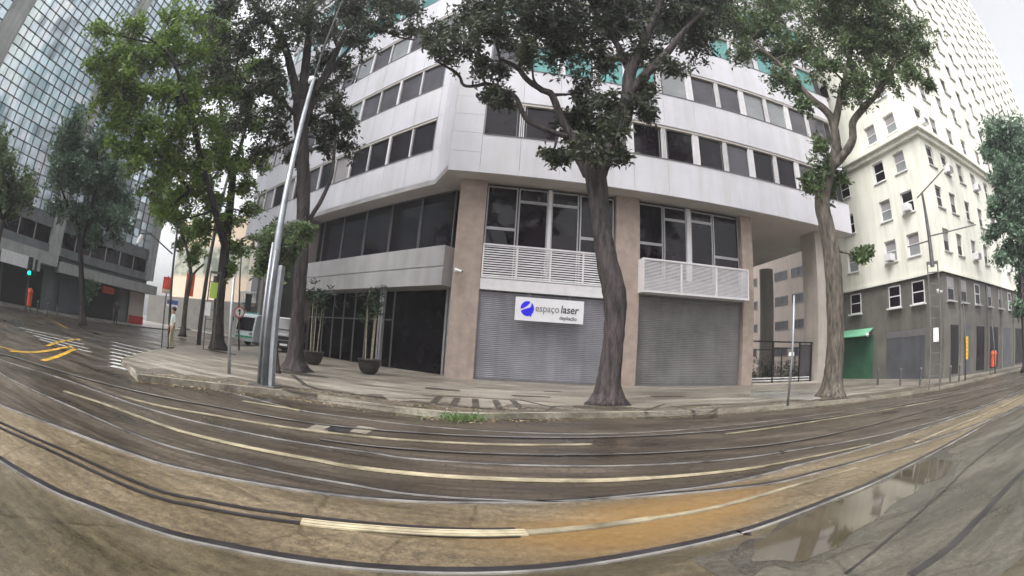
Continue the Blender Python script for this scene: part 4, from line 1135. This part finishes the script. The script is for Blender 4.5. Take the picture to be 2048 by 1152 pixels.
# slim tree in the side street
d = 34
trunk = ground_start(TR(d, [(366,664,.22),(370,620,.18),(376,580,.17),(382,552,.15),(378,520,.12),(372,490,.1)]))
limbs = [TR(d, [(381,556,.1),(394,540,.09),(408,528,.07)])]
tree('slim_tree', 'slim pale trunked young tree in front of the cream mural wall', tuple(trunk[0][:2])+(.1,), trunk, limbs, BL(d, [(350,430,28),(380,460,30),(360,490,20),(345,390,24),(400,500,22),(385,520,14),(335,420,16)], 1), 'leaf_bright', bark='bark_light', leaf=.28, dens=.6, seed=15)
# tree before the glass tower
d = 27
trunk = ground_start(TR(d, [(166,645,.22),(165,600,.2),(163,550,.18),(160,490,.16),(155,440,.14)]))
limbs = [TR(d, [(160,500,.1),(180,430,.08),(190,380,.05)]), TR(d, [(158,470,.1),(135,410,.08),(120,370,.05)])]
tree('street_tree', 'hazy blue green tree standing before the glass tower entrance', tuple(trunk[0][:2])+(.1,), trunk, limbs, BL(d, [(140,270,44),(185,345,46),(150,340,44),(215,400,40),(235,430,36),(120,330,36),(180,440,36),(150,250,34),(135,300,40),(175,310,40),(120,360,36),(165,370,42),(200,380,38),(210,430,34),(160,430,40),(115,420,30),(225,340,34),(200,270,30),(190,480,26),(235,460,26),(180,585,14),(250,400,30)], 9), 'leaf_blue', leaf=.26, dens=.75, seed=16)
# tree at the left edge of the picture
d = 21
trunk = [(p[0],p[1],p[2],p[3]) for p in TR(d, [(-30,660,.25),(-20,580,.22),(-8,500,.18),(5,440,.14)])]; trunk = ground_start(trunk, 0)
tree('street_tree', 'leafy tree crown at the left edge of the picture over the road', tuple(trunk[0][:2])+(0,), trunk, [], BL(d, [(20,370,38),(50,395,30),(5,320,36),(15,420,30),(-20,380,40),(60,360,20),(0,280,26),(-20,300,40)], 9), 'leaf_mid', leaf=.22, dens=1.1, seed=17)
# tree on the right edge
d = 30
trunk = ground_start(TR(d, [(2052,745,.24),(2048,650,.2),(2043,560,.17),(2036,470,.13),(2034,400,.1)]))
tree('street_tree', 'dark green tree at the right edge of the picture by the cream block', tuple(trunk[0][:2])+(.1,), trunk, [TR(d, [(2040,520,.1),(2010,450,.07),(1995,380,.05)])], BL(d, [(1985,265,30),(1975,300,22),(1990,420,26),(1975,470,16),(2010,350,36),(2035,300,40),(2025,440,36),(2000,520,20),(2040,500,34),(2040,620,24),(2000,255,24),(2030,270,34),(2010,310,34),(2040,330,36),(2000,365,28),(2030,400,34),(2010,440,30),(2040,460,34),(2020,500,26),(1995,470,18),(2045,540,26),(2050,580,24),(2060,400,40),(1985,300,18)], 9), 'leaf_blue', leaf=.28, dens=.9, seed=18)
# low bush of shoots at the foot of the lamp tree
d = 13.6
bush = at(548,520,d)
tree('leafy_sapling', 'small leafy sapling growing behind the grey lamp column', (at(556,760,d).x, at(556,760,d).y, .1), ground_start(TR(d, [(556,770,.05),(552,680,.04),(548,600,.04),(550,540,.03)])), [], BL(d, [(530,480,34),(565,470,34),(520,530,28),(560,530,32),(590,500,28),(545,570,20),(610,460,20)], 3), 'leaf_mid', leaf=.15, dens=1.6, seed=19)

# tree pits, fallen leaves, grass tuft
for tr_, rr_ in (((1214,818),.75),((588,748),.8),((1664,800),.8),((434,704),.9)):
    p = gp(*tr_, .12)
    q = []
    for k in range(14):
        a = 2*math.pi*k/14; r_ = rr_*(1+.2*rnd.uniform(-1,1)); q.append((p.x+r_*math.cos(a)*1.2, p.y+.25+r_*math.sin(a)*.5))
    sheet('soil', q, .127, M['soil'])
rgl = np.random.default_rng(8)
lc = []
for k in range(2600):
    i = rgl.integers(0, len(kpc)-14); p = kpc[i].lerp(kpc[i+1], rgl.random())
    o_ = rgl.normal()*.3
    lc.append((p.x, p.y-.12+o_*.5 if o_ < 0 else p.y+.3+o_, .015 if o_ < 0 else .135))
V, F = leaves_np(rgl, lc, 1, .07, .03, 1.7, 0); V[:,2] = V[:,2]*.25+np.repeat(np.array([c[2] for c in lc]), 4)*.75
tag(fastmesh('fallen_leaves', V, F, M['litter']), 'dry fallen leaves scattered along the kerb', 'leaves', kind='stuff')
gc = []
for k in range(120):
    p = gp(rgl.normal(930,34), rgl.normal(831,2.4), .1); gc.append((p.x, p.y, .06))
V, F = leaves_np(rgl, gc, 7, .08, .04, 6, .8)
tag(fastmesh('grass_tuft', V, F, M['grass']), 'fresh green grass growing in the kerb joint', 'grass', kind='stuff')

# ------------------------------------------------------------------ lamp column and poles
p = gp(530,772,.12)
lp = thing('lamp_column', 'tall tapering grey steel lamp column beside the dark street tree', 'lamp post', tuple(p), 0)
b0 = Vector(p); top = at(628,156,11.2)
mb = MB(); T_ = [(0,0,0), tuple(at(551,500,11.2)-b0), tuple(top-b0)]
T_[1] = tuple(Vector((0,0,0)).lerp(Vector(T_[2]), .42))
mb.tube([T_[0],T_[1],T_[2]], [.115,.09,.05], 14); mb.build('pole', M['galv'], lp, smooth=True)
mb = MB(); mb.box(.12,.22,-.08,.08,0,2.6); mb.build('cable_box', M['galv'], lp, bevel=.01)
mb = MB(); mb.bar((-.16,-.03,0),(-.14,-.03,3.1),.035,10); mb.bar((.02,-.16,0),(.03,-.14,2.9),.03,10); mb.build('conduit', M['galv'], lp, smooth=True)
mb = MB(); mb.tube([T_[2], tuple(Vector(T_[2])+Vector((.0,.0,1.2))), tuple(Vector(T_[2])+Vector((.05,.0,3.2)))], [.03,.03,.025], 8); mb.build('mast_extension', M['pole_dark'], lp)
mb = MB(); mb.lathe([(.03,0),(.09,.03),(.1,.12),(.08,.2),(.04,.24)], 12, tuple(Vector(T_[2])+Vector((-.06,0,-.18)))); mb.build('insulator', M['white_paint'], lp, smooth=True)
mb = MB(); mb.box(-.3,.36,-.26,.2,0,.03); mb.build('base_plate', M['pole_grey'], lp)

def thinpole(name, label, cat, base_px, top_px, r, m='pole_grey', taper=.7, z=.12, group=None, straight=True):
    b = gp(*base_px, z); t = at(*top_px, math.hypot(b.x, b.y))
    o = thing(name, label, cat, tuple(b), 0, group)
    mb = MB(); mb.tube([(0,0,0), tuple((t-b)*.5), tuple(t-b)], [r, r*(1+taper)/2, r*taper], 10); mb.build('pole', M[m], o, smooth=True)
    return o, b, t
o, b, t = thinpole('thin_post', 'bare thin metal post without a sign near the passage gate', 'post', (1575,812), (1588,591), .035, 'galv', .9)
mb = MB(); mb.box(-.05,.12,-.02,.02,1.35,1.45); mb.build('clamp', M['white_paint'], o)
# lattice pole on the right
def lattice(base_px, top_px, label, zl, rz=30):
    b = gp(*base_px, .12); t = at(*top_px, math.hypot(b.x, b.y)); Ht = t.z-b.z
    o = thing('lattice_pole', label, 'utility pole', tuple(b), R(rz), 'lattice utility poles')
    mb = MB()
    for s in (-.24, .24): mb.box(s-.026, s+.026, -.04, .04, 0, zl)
    k = .5
    while k < zl: mb.box(-.214,.214,-.02,.02,k,k+.03); k += .42
    mb.build('lattice', M['pole_grey'], o)
    mb = MB(); mb.tube([(0,0,zl-.1),(0,0,Ht)], [.1,.055], 10); mb.box(-.27,.27,-.06,.06,zl,zl+.1); mb.build('mast', M['pole_grey'], o)
    return o, b, t
o, b, t = lattice((1868,780), (1839,388), 'grey lattice utility pole with crossarms before the cream block', 4.6, -50)
def crossarm(o, b, p1, p2, d, r=.03, m='pole_grey', nm='crossarm'):
    a = at(*p1, d)-b; c = at(*p2, d)-b
    rz = Matrix.Rotation(-o.rotation_euler.z, 3, 'Z')
    mb = MB(); mb.tube([rz@a, rz@c], [r, r*.8], 8); return mb.build(nm, M[m], o)
dd = math.hypot(b.x, b.y)
crossarm(o, b, (1834,396), (1887,338), dd); crossarm(o, b, (1857,473), (1952,449), dd); crossarm(o, b, (1856,482), (1815,494), dd)
mb = MB(); mb.box(-.12,.12,-.12,-.06,1.75,2.25); mb.build('notice', M['white_paint'], o)
o2, b2, t2 = thinpole('utility_pole', 'thin grey pole rising in front of the garage shutter', 'utility pole', (1826,757), (1819,512), .05)
o2, b2, t2 = thinpole('sign_pole', 'thin sign pole carrying a narrow yellow banner', 'sign', (1930,762), (1926,600), .045)
mb = MB(); mb.box(-.11,.11,-.08,-.05,1.0,2.05); mb.build('banner', M['yellow_sign'], o2)
for z in (1.12, 1.3, 1.5, 1.66, 1.84):
    mb = MB(); mb.box(-.05,.04,-.09,-.081,z,z+.1); mb.build('banner_mark', M['orange'], o2)
thinpole('utility_pole', 'thin grey pole between the yellow banner and the orange bin', 'utility pole', (1990,748), (1984,640), .05)
# left group
o, b, t = thinpole('utility_pole', 'very tall leaning grey pole in front of the bright left tree', 'utility pole', (397,690), (468,310), .13, 'pole_grey', .55)
mb = MB(); a = at(399,398,21.5)-b; c = at(479,421,21.5)-b; mb.tube([a,c],[.03,.03],6); mb.build('cross_wire', M['pole_grey'], o)
o, b, t = lattice((416,700), (420,585), 'short lattice pole beside the large bright left tree', 3.4)
mb = MB(); mb.box(-.16,.2,-.1,-.06,2.3,3.0); mb.build('panel', M['lime'], o)
mb = MB(); mb.box(-.3,-.03,-.13,-.09,1.5,2.1); mb.build('panel', M['white_paint'], o)
o, b, t = thinpole('utility_pole', 'thin pale pole at the kerb left of the grey lamp column', 'utility pole', (458,748), (468,556), .045, 'galv', .9)
# lamp with curved arm
o, b, t = thinpole('arm_lamp', 'black street lamp with long arm reaching over the side street', 'street lamp', (338,694), (357,445), .07, 'pole_dark', .6)
dd = math.hypot(b.x, b.y)
crossarm(o, b, (345,508), (302,468), dd, .035, 'pole_grey', 'arm'); crossarm(o, b, (302,468), (280,467), dd, .03, 'pole_grey', 'arm')
q = at(284,470,dd)-b; q2 = at(275,488,dd)-b
mb = MB(); mb.tube([q, q.lerp(q2,.4), q2], [.08,.12,.09], 8); mb.build('lamp_head', M['white_paint'], o)
# red sign board on two legs
b = gp(323,695,.0)
o = thing('sign_board', 'red sign panel on a thin pole above a blue plate', 'sign', (b.x,b.y,.0), R(35))
mb = MB(); mb.bar((0,0,0),(0,0,3.0),.03,8); mb.build('pole', M['pole_dark'], o)
mb = MB(); mb.box(-.22,.22,-.05,.0,2.28,2.95); mb.build('panel', M['red'], o)
mb = MB(); mb.box(-.20,.20,-.062,-.051,2.30,2.44); mb.build('panel_strip', M['rail_yellow'], o)
mb = MB()
for x in (-.14,-.04,.06): mb.box(x,x+.04,-.060,-.051,2.52,2.85)
mb.build('panel_mark', M['orange'], o)
o = thing('street_name_plate', 'blue and white street name plate on a pole by the red sign', 'sign', tuple(gp(341,692,.0)), R(35))
mb = MB(); mb.bar((0,0,0),(0,0,2.1),.03,8); mb.build('pole', M['pole_dark'], o)
mb = MB(); mb.box(-.38,.2,-.05,-.01,1.86,2.1); mb.build('plate', M['blue_sign'], o)
mb = MB(); mb.box(-.38,.2,-.054,-.05,1.8,1.9); mb.build('plate_strip', M['white_paint'], o)
# turn sign with traffic light
o, b, t = thinpole('traffic_sign', 'round red and white turn sign on a pole in front of the bus', 'sign', (478,701), (483,506), .05, 'pole_grey', .8)
zc = at(477,624,math.hypot(b.x,b.y)).z-b.z
face = MB(lambda x, y, z: (x*.83-y*.55, x*.55+y*.83, z))
def disc(mb, r, y0, y1, z, n=24, cx=0): mb.extr([(cx+r*math.cos(2*math.pi*k/n), z+r*math.sin(2*math.pi*k/n)) for k in range(n)], 1, y0, y1)
disc(face, .30, -.09, -.07, zc, cx=-.15); face.build('rim', M['red'], o)
face = MB(face.T); disc(face, .235, -.1, -.091, zc, cx=-.15); face.build('face', M['white_paint'], o)
face = MB(face.T); face.box(-.17,-.10,-.11,-.101,zc-.17,zc+.12); face.extr([(-.27,zc+.03),(-.14,zc+.19),(-.09,zc+.03)],1,-.112,-.1015); face.build('arrow', M['text_black'], o)
face = MB(face.T); face.box(.1,.45,-.12,.12,zc+.15,zc+1.0); face.build('signal_box', M['black_metal'], o, bevel=.02)
# left traffic light, green
b = gp(50,628,.1)
o = thing('traffic_light', 'traffic light showing green on a thin pole beside the orange bin', 'traffic light', tuple(b), R(60))
mb = MB(); mb.bar((0,0,0),(.0,0,2.6),.06,10); mb.build('pole', M['pole_dark'], o)
mb = MB(); mb.box(-.2,.16,-.14,.14,1.9,2.95); mb.build('housing', M['black_metal'], o, bevel=.03)
for z, m in ((2.72,'black_metal'),(2.43,'black_metal'),(2.13,'lens_green')):
    mb = MB(); disc(mb, .1, -.17, -.141, z, 16); mb.build('lens', M[m], o)
mb = MB(); mb.box(.3,.5,-.1,.1,2.0,2.9); mb.build('side_signal', M['black_metal'], o, bevel=.03)
# orange litter bins
def litter_bin(loc, label):
    o = thing('litter_bin', label, 'litter bin', loc, R(20), 'orange litter bins')
    mb = MB(); mb.lathe([(.17,.38),(.2,.42),(.215,1.05),(.2,1.08)], 16); mb.build('bin_body', M['orange'], o, smooth=False)
    mb = MB(); mb.lathe([(.235,1.09),(.235,1.18),(.18,1.3),(.08,1.36)], 16); mb.build('lid', M['orange'], o)
    mb = MB(); mb.bar((0,.24,0),(0,.24,1.25),.03,8); mb.box(-.03,.03,.18,.24,.6,.66); mb.build('post', M['pole_dark'], o)
litter_bin(tuple(gp(56,627,.12)), 'orange litter bin beside the green traffic light on the far left')
litter_bin(tuple(at(1986,742,36)*Vector((1,1,0)) if False else (gp(1986,748,.12))), 'orange litter bin on the far right pavement by the grey wall')
# bollards
def bollards(pts, label, group, names=None):
    first = None
    for i, p in enumerate(pts):
        lab = names[i]
        if first is None:
            first = thing('bollard', lab, 'bollard', tuple(p), 0, group)
            mb = MB(); mb.lathe([(.055,0),(.05,.65),(.07,.68),(.07,.72),(.03,.8)], 12); mb.build('post', M['pole_grey'], first, smooth=False)
        else:
            c = dup(first, None, tuple(p)); c['label'] = lab
bp_ = [(1755,770),(1800,771),(1840,771),(1880,769),(1900,766),(1918,762)]
bollards([gp(x,y,.12) for x, y in bp_], '', 'bollards on the right pavement',
 ['short grey bollard nearest the green shop front', 'short grey bollard in front of the garage shutter left side', 'short grey bollard between garage shutter and lattice pole', 'short grey bollard just right of the lattice pole', 'short grey bollard midway between lattice pole and yellow banner', 'short grey bollard beside the yellow banner pole'])
bollards([gp(x,y,.12) for x, y in ((74,628),(94,634),(113,640))], '', 'bollards before the glass tower',
 ['thin bollard just right of the left orange bin', 'middle thin bollard by the dark shop under the glass tower', 'thin bollard nearest the hazy tree under the glass tower'])
# orange banner by slim tree
b = gp(362,668,.12)
o = thing('banner', 'small orange red banner hanging by the slim young tree', 'banner', tuple(b), R(30))
mb = MB(); mb.bar((0,0,0),(0,0,5.2),.04,8); mb.build('pole', M['pole_grey'], o)
mb = MB(); mb.box(.05,.75,-.02,.02,3.1,4.9); mb.build('banner_cloth', M['orange'], o)
# planters
def planter(px_, label, seed):
    p = gp(*px_, .12); o = thing('planter', label, 'planter', tuple(p), 0, 'round planters by the lobby')
    mb = MB(); mb.lathe([(.22,0),(.34,.12),(.42,.34),(.43,.5),(.46,.52),(.46,.57),(.40,.57),(.38,.5)], 24); mb.build('bowl', M['pot'], o, smooth=True)
    mb = MB(); mb.lathe([(.39,.49),(.39,.51)], 20); mb.build('soil_fill', M['soil'], o)
    r_ = random.Random(seed); mb = MB(); cs = []
    for k in range(3):
        a = r_.uniform(0, 6.3); x, y = .16*math.cos(a), .16*math.sin(a); h = r_.uniform(2.4, 3.0)
        mb.tube([(x,y,.5),(x*1.2,y*1.2,h*.5),(x*1.5,y*1.5,h)], [.03,.028,.02], 7)
        for j in range(14): cs.append((x*1.4+r_.gauss(0,.22), y*1.4+r_.gauss(0,.22), h+r_.gauss(0,.28)))
    mb.build('stem', M['bamboo'], o)
    V, F = leaves_np(np.random.default_rng(seed), cs, 9, .28, .06, 4.5, .2); fastmesh('foliage', V, F, M['hedge'], o)
planter((737,748), 'round dark planter with slim cane plant nearer the lobby entrance', 3)
planter((626,729), 'round dark planter with slim cane plant beside the dark tree trunk', 5)

# ------------------------------------------------------------------ vehicles
def wheel(parent, x, y, r=.42, w=.24):
    mb = MB(lambda a, b, c: (a, c, b)); mb.lathe([(r*.6,-w/2),(r,-w/2+.03),(r,w/2-.03),(r*.6,w/2)], 20, (x, r, y))
    wo = mb.build('wheel', M['tyre'], parent)
    mb = MB(lambda a, b, c: (a, c, b)); s = -1 if y < 0 else 1
    mb.lathe([(r*.5,-.01),(r*.5,.01),(r*.2,.03)] if s > 0 else [(r*.2,-.03),(r*.5,-.01),(r*.5,.01)], 16, (x, r, y+s*(w/2)))
    mb.build('rim', M['alu'], wo)
def bus(loc, rz):                                  # local +x is forward
    o = thing('minibus', 'white and teal bus waiting in the side street', 'bus', loc, rz)
    W = 1.08
    prof = [(-7.2,.35),(-7.25,2.3),(-7.0,2.48),(-.55,2.48),(-.15,2.35),(.1,1.2),(.18,.75),(.1,.3)]
    mb = MB(); mb.extr(prof, 1, -W, W); mb.build('body', M['bus_white'], o, bevel=.07)
    mb = MB(); mb.extr([(-7.0,.42),(-7.0,1.25),(-1.7,1.25),(-1.1,.85),(-1.0,.42)], 1, -W-.008, W+.008); mb.build('side_panel', M['bus_grey'], o)
    mb = MB(); mb.box(-6.9,-.9,-W-.012,W+.012,1.3,2.15); mb.build('side_window', M['glass_dark'], o)
    mb = MB(); mb.add([(-.12,-.93,2.18),(-.12,.93,2.18),(.135,.93,1.15),(.135,-.93,1.15),(-.09,-.93,2.18),(-.09,.93,2.18),(.165,.93,1.15),(.165,-.93,1.15)], [(0,3,2,1),(4,5,6,7),(0,1,5,4),(2,3,7,6),(1,2,6,5),(0,4,7,3)]); mb.build('windscreen', M['glass_dark'], o)
    mb = MB(); mb.box(-7.0,-.5,-.95,.95,2.49,2.56); mb.build('roof_panel', M['bus_teal'], o, bevel=.02)
    mb = MB(); mb.box(-.05,.2,-1.0,1.0,.62,.74); mb.build('bumper_stripe', M['bus_green'], o)
    for y in (-.8,.8):
        mb = MB(); mb.box(.12,.2,y-.17,y+.17,.82,1.02); mb.build('headlight', M['glass_pale'], o, bevel=.02)
        mb = MB(); mb.tube([(.05,y*1.35,2.25),(.3,y*1.5,2.1),(.32,y*1.5,1.8)],[.02,.02,.07],6); mb.build('wing_mirror', M['black_metal'], o)
    for x in (-1.5,-5.6):
        for y in (-.98,.98): wheel(o, x, y)
p = gp(488,690,0)
bus((p.x, p.y, 0), R(-100))
def van(loc, rz):
    o = thing('parked_van', 'dark and silver van parked behind the lamp column and tree', 'van', loc, rz)
    W = .98
    mb = MB(); mb.extr([(-4.6,.3),(-4.65,1.1),(-4.4,2.15),(-1.4,2.2),(-.75,1.35),(.0,1.15),(.08,.4),(.0,.28)], 1, -W, W); mb.build('body', M['van_silver'], o, bevel=.06)
    mb = MB(); mb.box(-4.62,.1,-W-.01,W+.01,.28,.72); mb.build('lower_trim', M['black_metal'], o)
    mb = MB(); mb.add([(-1.36,-.85,2.1),(-1.36,.85,2.1),(-.74,.85,1.42),(-.74,-.85,1.42),(-1.33,-.85,2.13),(-1.33,.85,2.13),(-.71,.85,1.44),(-.71,-.85,1.44)], [(0,3,2,1),(4,5,6,7),(0,1,5,4),(2,3,7,6),(1,2,6,5),(0,4,7,3)]); mb.build('windscreen', M['glass_dark'], o)
    mb = MB(); mb.box(-4.3,-1.6,-W-.012,W+.012,1.4,1.95); mb.build('side_window', M['glass_dark'], o)
    mb = MB(); mb.box(.08,.11,-.7,.7,.78,1.0); mb.build('grille', M['black_metal'], o)
    mb = MB(); mb.box(.085,.115,-.25,.25,.42,.54); mb.build('number_plate', M['white_paint'], o)
    for y in (-.8,.8):
        mb = MB(); mb.box(.0,.1,y-.14,y+.14,.8,1.0); mb.build('headlight', M['glass_pale'], o, bevel=.02)
    for x in (-.9,-3.8):
        for y in (-.9,.9): wheel(o, x, y, .36, .22)
p = gp(566,709,0)
van((p.x, p.y, .12), R(-75))

# ------------------------------------------------------------------ people
def person(loc, rz, label, h, shirt, trousers, stride=.12, bag=False):
    k = h/1.72
    o = thing('person', label, 'person', loc, rz)
    J = {'pelvis':(0,0,.95),'waist':(0,0,1.1),'chest':(0,0,1.32),'neck':(0,0,1.47),'head0':(0,-.01,1.56),'head1':(0,-.02,1.66),
         'hipl':(.09,0,.9),'kneel':(.1,-stride,.5),'ankl':(.1,-stride*.7,.09),'toel':(.11,-stride*.7-.17,.04),
         'hipr':(-.09,0,.9),'kneer':(-.1,stride*.3,.5),'ankr':(-.1,stride*1.3,.1),'toer':(-.11,stride*1.3-.16,.04),
         'shl':(.18,0,1.42),'ell':(.25,.02,1.14),'wrl':(.24,-.08,.9),'hal':(.24,-.11,.82),
         'shr':(-.18,0,1.42),'elr':(-.25,.0,1.14),'wrr':(-.24,-.12,.93),'har':(-.24,-.16,.86)}
    rad = {'pelvis':.15,'waist':.135,'chest':.155,'neck':.06,'head0':.08,'head1':.095,'hipl':.1,'kneel':.06,'ankl':.042,'toel':.032,'hipr':.1,'kneer':.06,'ankr':.042,'toer':.032,
           'shl':.065,'ell':.045,'wrl':.03,'hal':.035,'shr':.065,'elr':.045,'wrr':.03,'har':.035}
    E_ = [('pelvis','waist'),('waist','chest'),('chest','neck'),('neck','head0'),('head0','head1'),('pelvis','hipl'),('hipl','kneel'),('kneel','ankl'),('ankl','toel'),
          ('pelvis','hipr'),('hipr','kneer'),('kneer','ankr'),('ankr','toer'),('chest','shl'),('shl','ell'),('ell','wrl'),('wrl','hal'),('chest','shr'),('shr','elr'),('elr','wrr'),('wrr','har')]
    ks = list(J); me = bpy.data.meshes.new('person_body')
    vs = [tuple(c*k for c in J[a]) for a in ks]; es = [(ks.index(a), ks.index(b)) for a, b in E_]
    # five separate fingers on each hand
    for hnd, s in (('hal',1),('har',-1)):
        for f in range(5):
            hx, hy, hz = J[hnd]
            vs.append(tuple(c*k for c in (hx-s*.012+(.0), hy+(-.03+.018*f), hz-.05)))
            vs.append(tuple(c*k for c in (hx-s*.02, hy+(-.035+.02*f) if f else hy-.06, hz-(.10 if f else .06))))
            es += [(ks.index(hnd), len(vs)-2), (len(vs)-2, len(vs)-1)]
    me.from_pydata(vs, es, [])
    tmp = bpy.data.objects.new('tmp', me); C.objects.link(tmp)
    sk = tmp.modifiers.new('skin', 'SKIN')
    for i, v in enumerate(me.skin_vertices[0].data):
        r_ = (rad[ks[i]] if i < len(ks) else .009)*k; v.radius = (r_, r_)
    me.skin_vertices[0].data[0].use_root = True
    sb = tmp.modifiers.new('sub', 'SUBSURF'); sb.levels = 2; sb.render_levels = 2
    dg = bpy.context.evaluated_depsgraph_get(); dg.update()
    m2 = bpy.data.meshes.new_from_object(tmp.evaluated_get(dg)); bpy.data.objects.remove(tmp)
    m2.materials.clear()
    for m_ in (M['skin'], M[shirt], M[trousers], M['black_metal']): m2.materials.append(m_)
    for f in m2.polygons:
        c = f.center/k
        f.material_index = 3 if c.z < .1 else (2 if c.z < .98 and abs(c.x) < .2 else (1 if c.z < 1.47 and not (abs(c.x) > .2 and c.z < 1.15) else 0))
        f.use_smooth = True
    bo = bpy.data.objects.new('body', m2); C.objects.link(bo); bo.parent = o
    mb = MB(); mb.lathe([(.06*k,1.60*k),(.1*k,1.64*k),(.105*k,1.7*k),(.08*k,1.76*k),(.02*k,1.785*k)], 14, (0,.01*k,0)); mb.build('hair', M['hair'], o, smooth=True)
    mb = MB(); mb.add([(-.012*k,-.095*k,1.63*k),(.012*k,-.095*k,1.63*k),(0,-.12*k,1.6*k),(0,-.09*k,1.66*k)], [(0,1,2),(0,2,3),(1,3,2)]); mb.build('nose', M['skin'], o)
    if bag:
        mb = MB(); mb.box(.2*k,.36*k,-.12*k,.14*k,.72*k,1.05*k); mb.build('bag', M['shirt_pale'], o, bevel=.03)
    return o
p = gp(342,699,.12)
person((p.x, p.y, .12), R(-30), 'person in pale top and tan trousers walking by the red sign', 1.55, 'shirt_pale', 'trousers_tan', .13)
p = gp(230,651,.12)
person((p.x, p.y, .12), R(60), 'person in dark clothes standing under the glass tower canopy', 1.72, 'shirt_dark', 'trousers_dark', .04)
# cover plates let into the pavement
cps = [(885,779,.5,.26,'dark oblong access cover nearest the corner stone pillar'), (1062,793,.55,.12,'long narrow drain cover in front of the lettered shutter'), (1105,783,.3,.12,'small dark cover close to the lettered shutter'), (1335,793,.6,.18,'dark drain cover in front of the plain right shutter'), (600,785,.4,.12,'dark drain cover near the lamp column kerb')]
for x, y, w_, h_, lab in cps:
    p = gp(x, y, .12); mb = MB(); mb.box(-w_, w_, -h_, h_, .0, .008); mb.box(-w_*.9, w_*.9, -h_*.8, h_*.8, .0081, .011)
    o = mb.build('cover_plate', M['mosaic']); o.location = (p.x, p.y, .121); o.rotation_euler = (0,0,R(7)); tag(o, lab, 'cover plate', 'cover plates in the pavement')

# ------------------------------------------------------------------ damp air
hm, n_, l_, b_ = newmat('haze')
n_.remove(b_)
pv_ = n_.new('ShaderNodeVolumePrincipled'); pv_.inputs['Color'].default_value = (.93,.95,.98,1); pv_.inputs['Density'].default_value = .0017; pv_.inputs['Anisotropy'].default_value = .3
l_.new(pv_.outputs[0], n_['Material Output'].inputs['Volume'])
mb = MB(); mb.box(-245, 245, -245, 245, -1, 69)
tag(mb.build('haze', hm), kind='stuff')
